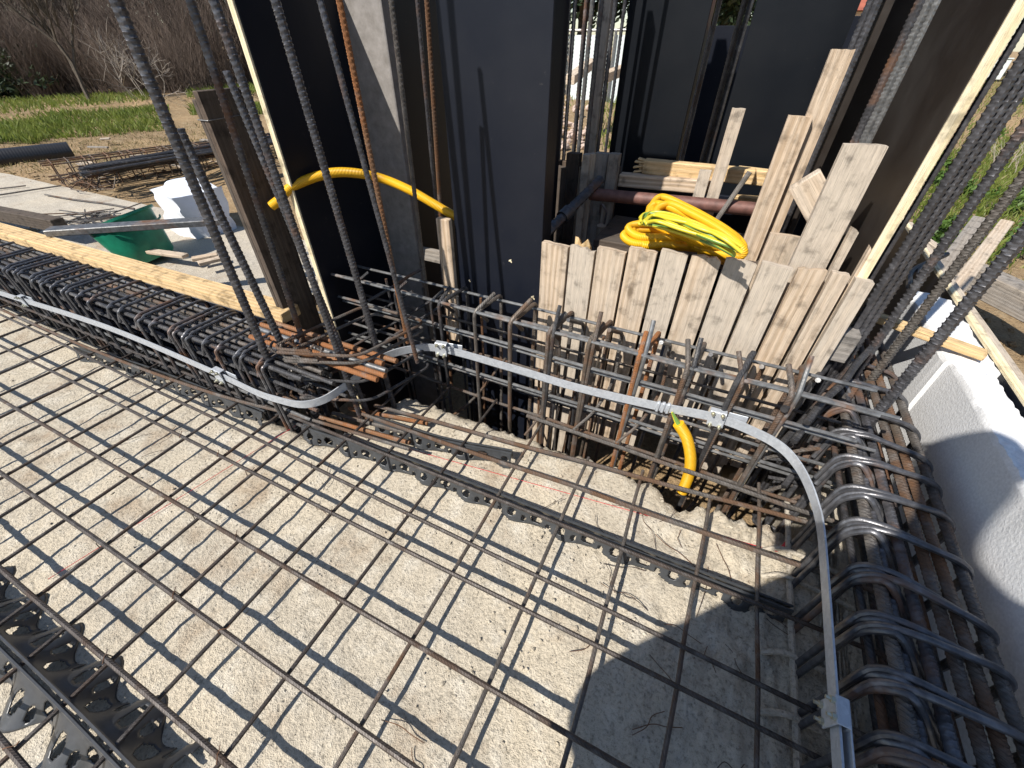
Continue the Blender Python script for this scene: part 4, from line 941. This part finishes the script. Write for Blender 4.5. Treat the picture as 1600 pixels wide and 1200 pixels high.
M['twigpale'] = plain('pale_dead_twigs', (.36, .31, .26), .9, 0, .25, 6)
M['bark'] = plain('bark', (.10, .08, .06), .95, 0, .4, 25, .01)

def branchy(mb, p, d, l, r, depth, spread=.5, n=3, up=.15, seg=3):
    p = Vector(p); d = Vector(d).normalized(); pts = [p]; q = p; dd = d
    for k in range(3):
        dd = (dd+Vector((random.gauss(0, .14), random.gauss(0, .14), random.gauss(0, .1)+up*.3))).normalized(); q = q+dd*l/3; pts.append(q)
    mb.tube(pts, r, seg, caps=False, r_end=r*.55)
    if depth <= 0: return
    for k in range(n):
        t = random.uniform(.35, 1.0); i = min(2, int(t*3)); b0 = pts[i].lerp(pts[i+1], t*3-i if t*3-i <= 1 else 1)
        nd = (dd+Vector((random.gauss(0, spread), random.gauss(0, spread), random.gauss(0, spread*.6)+up))).normalized()
        branchy(mb, b0, nd, l*random.uniform(.55, .85), r*.6, depth-1, spread, n, up, seg)
def bare_bush(name, label, c, stems, l, r, depth, n, m, up=.35, spread=.45, cat='bare shrub', group=None):
    th = thing(name, label, cat, c, group); mb = MB()
    for k in range(stems):
        a = random.uniform(0, 6.28); s = random.uniform(.05, .7)
        branchy(mb, Vector(c)+Vector((math.cos(a)*s*.35, math.sin(a)*s*.35, 0)), (math.cos(a)*s, math.sin(a)*s, 1), l*random.uniform(.7, 1.15), r, depth, spread, n, up)
    mb.build('branches', M[m], th, smooth=False); return th
def copytree(th, loc, rz, sc, label, group=None):
    c = th.copy(); col.objects.link(c); c.location = loc; c.rotation_euler = (0, 0, rz); c.scale = (sc, sc, sc); c['label'] = label
    if group: c['group'] = group
    for ch in th.children:
        d = ch.copy(); col.objects.link(d); inv = ch.matrix_parent_inverse.copy(); d.parent = c; d.matrix_parent_inverse = inv
    return c
gb = 'bare thicket shrubs behind the grass on the left'
def thicket(name, label, c, n, h, w, m, group):
    th = thing(name, label, 'bare shrub', c, group); mb = MB()
    for k in range(n):
        q = Vector(c)+Vector((random.uniform(-w, w), random.uniform(-w*.5, w*.5), -.03)); d = Vector((random.gauss(-.12, .22), random.gauss(0, .2), 1)); l = h*random.uniform(.5, 1.1)
        pts = [q]; 
        for s_ in range(4): d = d+Vector((random.gauss(0, .10), random.gauss(0, .10), 0)); pts.append(pts[-1]+d.normalized()*l/4)
        r = random.uniform(.006, .011); mb.tube(pts, r, 3, caps=False, r_end=r*.3)
        for s_ in range(5):
            a = random.uniform(.25, .95)*4; i = min(3, int(a)); b0 = pts[i].lerp(pts[i+1], a-i); dd = (d.normalized()+Vector((random.gauss(0, .45), random.gauss(0, .45), random.uniform(-.1, .4)))).normalized(); l2 = l*random.uniform(.12, .32)
            b1 = b0+dd*l2*.5; b2 = b1+(dd+Vector((random.gauss(0, .25), random.gauss(0, .25), .2))).normalized()*l2*.5; mb.tube([b0, b1, b2], r*.55, 3, caps=False, r_end=r*.2)
    mb.build('branches', M[m], th, smooth=False); return th
b0 = thicket('bare_shrub', 'dense brown leafless thicket bush at the back left, above the bar bundle', P(250, 150, z=-.24), 330, 2.5, 1.0, 'twig', gb)
b1 = thicket('bare_shrub', 'dense brown leafless thicket bush at the far upper left corner', P(60, 146, z=-.24), 330, 2.5, 1.0, 'twig', gb)
sh = 'brown leafless shrub in the hedge of the far background'
for k, (px, py, src, sc) in enumerate(((150, 156, b0, .75), (70, 158, b1, .7), (300, 158, b1, .65), (215, 158, b0, .6), (340, 150, b1, 1.0), (420, 145, b0, 1.05), (-60, 146, b1, 1.1), (210, 132, b1, 1.25), (20, 128, b0, 1.3), (110, 126, b1, 1.4), (310, 126, b0, 1.4), (490, 135, b1, 1.2), (570, 130, b0, 1.3), (650, 128, b1, 1.3), (730, 128, b0, 1.3), (690, 118, b1, 1.7), (-150, 135, b0, 1.4), (150, 112, b0, 1.9), (380, 112, b1, 1.9), (0, 110, b1, 2.0))):
    copytree(src, P(px, py, z=-.24), k*3.14+random.uniform(-.5, .5), sc, sh, gb)
dt = bare_bush('dead_branches', 'pale dead branches sprawled over the grass edge in the left background', P(240, 165, z=-.2), 9, .75, .012, 3, 3, 'twigpale', .1, .7, 'dead branches')
tr = thing('bare_tree', 'leaning bare tree trunk at the left, in front of the brown thicket', 'tree', P(148, 172, z=-.24))
mb = MB(); A = P(148, 172, z=-.24); branchy(mb, A, P(95, 95, v=A.y)-A, 1.3, .05, 4, .5, 4, .35, 6); mb.build('trunk', M['bark'], tr)
def leaf_cloud(mb, c, rad, n, s, flat=.75):
    cl = [Vector((random.gauss(0, .5), random.gauss(0, .5), random.gauss(0, .45))) for _ in range(max(5, n//90))]
    for k in range(n):
        q = random.choice(cl)+Vector((random.gauss(0, .17), random.gauss(0, .17), random.gauss(0, .15)))
        q = Vector(c)+Vector((q.x*rad, q.y*rad, q.z*rad*flat)); a = Vector((random.gauss(0, 1), random.gauss(0, 1), random.gauss(.3, 1))).normalized(); bq = a.orthogonal().normalized(); e = a.cross(bq); ss = s*random.uniform(.6, 1.3)
        mb.add([q-bq*ss, q+e*ss*.45, q+bq*ss, q-e*ss*.45], [[0, 1, 2, 3]], [[(0, 0)]*4])
def leafy(name, label, c, rad, h, n, s, m, cat, group=None, stem=True):
    th = thing(name, label, cat, c, group); mb = MB(); leaf_cloud(mb, Vector(c)+Vector((0, 0, h)), rad, n, s); mb.build('leaves', M[m], th, smooth=False)
    if stem:
        sb = MB()
        for k in range(7): branchy(sb, c, (random.gauss(0, .5), random.gauss(0, .5), 1), h*1.1, max(.004, rad*.02), 1, .5, 3, .2)
        sb.build('stems', M['bark'], th, smooth=False)
    return th
gd = 'dark evergreen shrubs at the far left'
d0 = leafy('evergreen_shrub', 'dark evergreen shrub in shadow at the left edge behind the grass', P(40, 160, z=-.24), .9, .55, 2600, .06, 'darkleaf', 'shrub', gd)
for k, (px, py, sc, lab) in enumerate(((110, 154, .6, 'dark evergreen shrub behind the leaning bare trunk'), (200, 152, .45, 'low dark evergreen shrub behind the pale dead branches'), (-60, 160, 1.2, 'dark evergreen shrub cut by the left frame edge'), (330, 148, .5, 'dark evergreen shrub behind the two thick bars'), (10, 158, 1.0, 'dark evergreen shrub behind the black pipe, deep in shade'), (150, 146, .55, 'dark evergreen shrub under the brown thicket, centre left'), (260, 144, .5, 'dark evergreen shrub under the thicket, left of the brown board'))):
    copytree(d0, P(px, py, z=-.24), k*1.9, sc, lab, gd)
gh = 'tall trees of the far background'
t0 = thing('background_tree', 'leafy tree far behind the site, over the white fence', 'tree', (-3, 22, -.24), gh)
mb = MB(); leaf_cloud(mb, (-3, 22, 3.2), 2.6, 5200, .16); mb.build('crown', M['darkleaf'], t0, smooth=False); mb = MB(); branchy(mb, (-3, 22, -.3), (0, 0, 1), 3, .16, 3, .5, 4, .3, 5); mb.build('trunk', M['bark'], t0)
for k, (x, y, sc) in enumerate(((-12, 20, 1.2), (-17, 17, 1.25), (-22, 14, 1.3), (-8, 24, 1.15), (2.2, 31, 1.05), (6, 30, 1.2), (11, 22, 1.1), (-27, 9, 1.3), (15, 17, 1.1), (18, 11, 1.1), (-15, 30, 1.8), (-5, 32, 1.7), (4, 34, 1.7), (-25, 25, 1.8), (-32, 18, 1.9), (14, 30, 1.7), (-33, 5, 1.7))):
    copytree(t0, (x, y, -.24), k*2.1, sc, 'leafy tree in the distant background belt', gh)

def grass(name, label, polys, n, h, m, mixm=None):
    mb = MB()
    for k in range(n):
        a, b_, c_, d_ = random.choice(polys); s, t = random.random(), random.random()
        q = (a*(1-s)+b_*s)*(1-t)+(d_*(1-s)+c_*s)*t
        q = Vector((q.x, q.y, float(gz(np.array([q.x]), np.array([q.y]))[0])-.01)) if k % 1 == 0 else q
        ang = random.uniform(0, 6.28); w = h*random.uniform(.05, .09); hh = h*random.uniform(.45, 1.25); dx = Vector((math.cos(ang), math.sin(ang), 0)); ln = Vector((random.gauss(0, .35), random.gauss(0, .35), 0))*hh
        mb.add([q-dx*w, q+dx*w, q+ln*.4+dx*w*.6+Vector((0, 0, hh*.6)), q+ln+Vector((0, 0, hh))], [[0, 1, 2, 3]], [[(0, 0)]*4])
    o = mb.build(name, M[m], smooth=False); o['kind'] = 'stuff'; o['label'] = label; o['category'] = 'grass'; return o
g = lambda px, py: P(px, py, z=-.24)
grass('grass', 'fresh green grass in the left background', [(g(-80, 200), g(230, 186), g(250, 160), g(-80, 165)), (g(-80, 238), g(60, 226), g(120, 192), g(-80, 200)), (g(40, 225), g(270, 198), g(265, 172), g(80, 186)), (g(330, 195), g(400, 185), g(410, 165), g(330, 165)), (g(300, 185), g(420, 180), g(420, 150), g(300, 150))], 15000, .13, 'grass')
grass('dry_grass', 'dry trampled straw on the earth at the left', [(g(-60, 292), g(440, 240), g(400, 185), g(-60, 215))], 6500, .05, 'drygrass')
grass('grass', 'patchy grass and straw on the right', [(P(1440, 420, z=-.24), P(1700, 440, z=-.24), P(1720, 120, z=-.24), P(1530, 120, z=-.24)), (P(1400, 400, z=-.24), P(1560, 420, z=-.24), P(1640, 200, z=-.24), P(1460, 250, z=-.24))], 9000, .10, 'grass')
grass('dry_grass', 'dry straw between the weeds on the right', [(P(1440, 430, z=-.24), P(1700, 470, z=-.24), P(1720, 110, z=-.24), P(1530, 110, z=-.24))], 6000, .09, 'drygrass')
grass('grass', 'grass behind the middle gap', [(P(930, 240, z=-.24), P(1000, 240, z=-.24), P(1010, 105, z=-.24), P(930, 105, z=-.24)), (P(860, 170, z=-.24), P(1000, 170, z=-.24), P(1200, 100, z=-.24), P(800, 100, z=-.24))], 3500, .16, 'grass')
gw = 'leafy weeds on the right'
wd = [(1500, 320, .26, 900, 'leafy green weed just beyond the grey timbers'), (1455, 385, .20, 700, 'pale green weed clump beside the thick bar bundle'), (1598, 410, .30, 1100, 'leafy weed near the right frame edge above the thick timber'), (1436, 415, .14, 380, 'weed clump close behind the white upstand end'), (1595, 170, .36, 900, 'weed at the right edge, highest in view'), (1540, 345, .22, 700, 'weed between the ribbed bars above the second timber'), (1470, 300, .22, 600, 'weed behind the thick bundle, halfway up'), (1590, 330, .26, 800, 'broad weed at the right edge level with the timber tops'), (1540, 225, .26, 500, 'sparse weed on the straw behind the upright bars')]
for px, py, rad, n, lab in wd:
    leafy('leafy_weed', lab, P(px, py, z=-.24), rad, .10, n, .024, 'leaf', 'weed', gw)
bare_bush('dry_weed', 'dry brown twiggy weed behind the ribbed bars on the right', P(1560, 270, z=-.24), 8, .25, .005, 2, 3, 'twigpale', .2, .6, 'dry weed')
bare_bush('dry_weed', 'dry stalk with side shoots near the right frame edge', P(1590, 330, z=-.24), 4, .3, .005, 2, 3, 'twigpale', .3, .5, 'dry weed')

mb = MB()
for k in range(900):
    px = random.uniform(-40, 430); q = P(px, random.uniform(200, 300), z=-.24) if k % 3 else P(random.uniform(1440, 1680), random.uniform(250, 560), z=-.24)
    q.z = float(gz(np.array([q.x]), np.array([q.y]))[0])
    if q.x > 1.0 or q.y > 1.05: stone(mb, q, random.uniform(.006, .028))
o = mb.build('earth_clods', M['earth'], smooth=False); o['kind'] = 'stuff'; o['label'] = 'small clods and stones scattered over the bare earth'; o['category'] = 'clods'

# ================================================================== FAR BUILT THINGS
M['fence'] = plain('white_fence_panel', (.62, .68, .68), .6, 0, .15, 3)
fc = thing('white_fence', 'white panel fence seen through the gap right of the central panel', 'fence', (-3, 13, -.2))
A = P(830, 70, v=13); B = P(1010, 70, v=13); zt = P(950, 47, v=13).z; zb = -.25
L = B.x-A.x
for k in range(5):
    x0 = A.x-1.2+k*1.15; MB().box((x0+.55, 13.05, (zt+zb)/2-.04), X, Y, Zv, (1.06, .03, zt-zb-.1), .004).build('panel', M['fence'], fc)
    MB().tube([(x0, 13, zb), (x0, 13, zt)], .035, 8).build('post', M['grey'], fc)
MB().tube([(A.x-1.3, 13, zt), (A.x+4.8, 13, zt)], .03, 8).build('rail', M['grey'], fc)
rp = thing('rubble_heap', 'heap of pale broken brick and stone behind the middle gap', 'rubble', P(900, 190, z=-.2))
M['rubble'] = plain('rubble_stone', (.50, .38, .31), .95, 0, .4, 9, .01)
for k in range(70):
    q = P(random.uniform(870, 935), random.uniform(140, 235), z=-.22); mb = MB(); stone(mb, q+Vector((0, 0, random.uniform(0, .1))), random.uniform(.04, .11)); mb.build('stone', M['rubble'], rp, smooth=False)
for pa, pb, lab in (((890, 125), (925, 98), 'tan board leaning by the white fence, left of the pale batten'), ((940, 122), (985, 105), 'pale board lying in the grass before the white fence')):
    A = P(*pa, v=7.5); B = P(*pb, v=8.5); tag(MB().box((A+B)/2, B-A, (B-A).cross(Zv), Zv, ((B-A).length, .16, .12), .005, 0).build('far_board', M['plank'], smooth=False), lab, 'board')
A = P(948, 0, v=2.0); tag(MB().box((A.x, 2.0, .95), X, Y, Zv, (.043, .03, 1.7), .002, 2).build('pale_batten', M['plank'], smooth=False), 'pale upright batten among the bars of the middle gap', 'batten')
for side in (1,):
    A = P(866, 120, v=1.62); tag(MB().box((A.x+.012, 1.64, .6), X, Y, Zv, (.02, .05, 1.9), .002, 2).build('form_stud', M['film'], smooth=False), 'dark stud at the right edge of the central panel', 'stud')
def house(name, label, c, w, dp, h, roofc, wallc):
    th = thing(name, label, 'house', c); c = Vector(c)
    mw = plain(name+'_wall', wallc, .9, 0, .12, 2); mr = plain(name+'_roof', roofc, .8, 0, .3, 4)
    MB().box(c+Vector((0, 0, h/2)), X, Y, Zv, (w, dp, h), .02).build('wall', mw, th, smooth=False)
    z = h; o_ = .3; V = [c+Vector((-w/2-o_, -dp/2-o_, z)), c+Vector((w/2+o_, -dp/2-o_, z)), c+Vector((w/2+o_, dp/2+o_, z)), c+Vector((-w/2-o_, dp/2+o_, z)), c+Vector((-w/2-o_, 0, z+dp*.28)), c+Vector((w/2+o_, 0, z+dp*.28))]
    F_ = [[0, 1, 5, 4], [2, 3, 4, 5], [0, 4, 3], [1, 2, 5], [3, 2, 1, 0]]; MB().add(V, F_, [[(0, 0)]*len(f) for f in F_]).build('roof', mr, th, smooth=False)
    for k in range(3):
        wx = MB().box(c+Vector((-w/2+w*(k+.5)/3, -dp/2-.02, h*.55)), X, Y, Zv, (.9, .08, 1.1), .01).build('window', M['film'], th, smooth=False)
        MB().box(c+Vector((-w/2+w*(k+.5)/3, -dp/2-.08, h*.55-.62)), X, Y, Zv, (1.1, .12, .08), .01).build('sill', mw, wx, smooth=False)
    return th
A = P(1338, 35, v=17); house('red_roof_house', 'far house with a red tiled roof above the third panel', (A.x, 19, -.3), 3.2, 4, 1.95, (.30, .085, .05), (.55, .47, .38))
A = P(1545, 124, z=-.24)
wc_ = thing('white_crate', 'white crate standing on the grass far behind the thick bar bundle', 'crate', A)
MB().box(A+Vector((0, 0, .36)), X, Y, Zv, (.62, .6, .72), .02).build('body', M['fence'], wc_); MB().box(A+Vector((0, 0, .745)), X, Y, Zv, (.68, .66, .05), .01).build('lid', M['fence'], wc_)
copytree(t0, (P(1120, 30, v=23).x, 23, -.24), .7, .85, 'leafy tree in the distant background belt', gh)

# ================================================================== PHOTOGRAPHER (casts the shadow at the right)
M['skin'] = plain('skin', (.50, .29, .20), .55, 0, .1, 20); M['shirt'] = plain('navy_cloth', (.04, .05, .09), .9, 0, .3, 40, .002)
M['jeans'] = plain('denim', (.06, .08, .13), .9, 0, .3, 60, .002); M['hair'] = plain('dark_hair', (.03, .022, .018), .6, 0, .4, 80, .003); M['shoe'] = plain('work_boot', (.12, .07, .035), .7, 0, .3, 40)
pr = thing('person', 'person in navy top and jeans, one hand on the hip, the other holding a phone', 'person', (.10, -.52, ZS))
def skin(name, pts, edges, radii, mtl, parent, sub=2, root=0):
    me = bpy.data.meshes.new(name); me.from_pydata([tuple(p) for p in pts], edges, []); me.materials.append(mtl)
    o = bpy.data.objects.new(name, me); col.objects.link(o); o.parent = parent; o.matrix_parent_inverse = Matrix.Translation(-Vector(parent.location))
    md = o.modifiers.new('skin', 'SKIN'); md.use_smooth_shade = True
    for i, r in enumerate(radii):
        sv = me.skin_vertices[0].data[i]; sv.radius = r if isinstance(r, tuple) else (r, r); sv.use_root = (i == root)
    s = o.modifiers.new('sub', 'SUBSURF'); s.levels = sub; s.render_levels = sub; return o
# body: pelvis, spine, neck, head, both arms to the phone, legs
pv = (.10, -.40, .82)
body = [pv, (.11, -.40, 1.00), (.115, -.38, 1.20), (.12, -.345, 1.36), (.12, -.27, 1.49), (.12, -.20, 1.57), (.12, -.165, 1.67),   # 0-6 spine to head
        (.0, -.375, 1.34), (-.27, -.44, .78), (-.14, -.37, .66), (-.07, -.34, .63),          # 7-10 left arm, hand at the hip
        (.30, -.365, 1.34), (.40, -.40, 1.03), (.19, -.17, .985), (.105, -.10, .985),             # 11-14 right arm to the phone
        (.0, -.40, .76), (-.12, -.36, .40), (-.13, -.44, .02), (.20, -.40, .76), (.25, -.36, .40), (.27, -.42, .02)]
ed = [(0, 1), (1, 2), (2, 3), (3, 4), (4, 5), (5, 6), (3, 7), (7, 8), (8, 9), (9, 10), (3, 11), (11, 12), (12, 13), (13, 14), (0, 15), (15, 16), (16, 17), (0, 18), (18, 19), (19, 20)]
rd = [(.16, .11), (.15, .10), (.16, .11), (.12, .09), .055, (.07, .08), (.082, .095), .062, .044, .034, .030, .062, .044, .034, .030, .085, .060, .045, .085, .060, .045]
bo = skin('body', body, ed, rd, M['skin'], pr)
sh_pts = body[0:4]+[body[7], body[8], body[9], body[11], body[12], (.225, -.21, .99)]
skin('jacket', sh_pts, [(0, 1), (1, 2), (2, 3), (3, 4), (4, 5), (5, 6), (3, 7), (7, 8), (8, 9)], [(.23, .15), (.22, .15), (.21, .15), (.14, .12), .08, .085, .07, .10, .075, .055], M['shirt'], pr)
skin('jeans', [body[0]]+body[15:21], [(0, 1), (1, 2), (2, 3), (0, 4), (4, 5), (5, 6)], [(.21, .14), .135, .095, .07, .135, .095, .07], M['jeans'], pr)
for x in (-.13, .27):
    skin('boot', [(x, -.47, ZS+.06), (x-.01, -.38, ZS+.045), (x-.03, -.27, ZS+.035)], [(0, 1), (1, 2)], [(.05, .055), (.05, .042), (.045, .032)], M['shoe'], pr)
skin('hair', [(.12, -.235, 1.66), (.12, -.20, 1.745), (.12, -.13, 1.75)], [(0, 1), (1, 2)], [(.072, .08), (.078, .06), (.06, .035)], M['hair'], pr)
hx, hy, hz = .12, -.165, 1.665
fb = MB()
for q in (-.03, .03): fb.tube([(hx+q, hy+.085, hz-.01), (hx+q, hy+.092, hz-.012)], .009, 8)
fb.build('eyes', M['hair'], pr)
MB().tube([(hx, hy+.085, hz-.012), (hx, hy+.112, hz-.045), (hx, hy+.090, hz-.052)], .010, 8).build('nose', M['skin'], pr)
MB().tube(spline([(hx-.024, hy+.082, hz-.078), (hx, hy+.09, hz-.080), (hx+.024, hy+.082, hz-.078)], 4), .006, 6).build('mouth', M['skin'], pr)
for q in (-1, 1): MB().tube([(hx+q*.082, hy-.005, hz-.03), (hx+q*.092, hy, hz-.008), (hx+q*.082, hy+.005, hz+.018)], .012, 8).build('ear', M['skin'], pr)
# hands: palm plus five fingers closing on the phone
for sx, wr in ((-1, Vector(body[10])), (1, Vector(body[14]))):
    cx = .018
    pal = wr+(Vector((-sx*.010, .045, .006)) if sx == 1 else Vector((.03, .035, -.02)))
    pts = [tuple(wr), tuple(pal)]; e = [(0, 1)]; r_ = [.028, (.032, .018)]
    for k in range(4):
        b0 = pal+Vector((-sx*.004, .022, .028-.018*k)); b1 = b0+Vector((-sx*.004, .026-.003*abs(k-1), .002)); b2 = b1+Vector((-sx*.018, .010, 0)); b3 = b2+Vector((-sx*.012, -.010, 0))
        i = len(pts); pts += [tuple(b0), tuple(b1), tuple(b2), tuple(b3)]; e += [(1, i), (i, i+1), (i+1, i+2), (i+2, i+3)]; r_ += [.0095, .009, .0085, .0075]
    i = len(pts); t0_ = pal+Vector((-sx*.012, -.002, .026)); pts += [tuple(t0_), tuple(t0_+Vector((-sx*.018, .012, .018))), tuple(t0_+Vector((-sx*.034, .022, .022)))]; e += [(1, i), (i, i+1), (i+1, i+2)]; r_ += [.012, .0105, .009]
    skin('hand', pts, e, r_, M['skin'], pr)
ph = thing('phone', 'dark phone held up in the right hand of the person behind the camera', 'phone', (.018, -.045, .93))
cd = Vector(_f); cr = Vector(RT); cu = -Vector(DN)
c0 = Vector((0, 0, CAMH))-cd*.018+cr*.035+cu*(-.005)
MB().box(c0, cr, cu, cd, (.150, .072, .008), .003).build('case', M['film'], ph)
MB().box(c0-cd*.0045, cr, cu, cd, (.142, .066, .001), 0).build('screen', M['film'], ph)
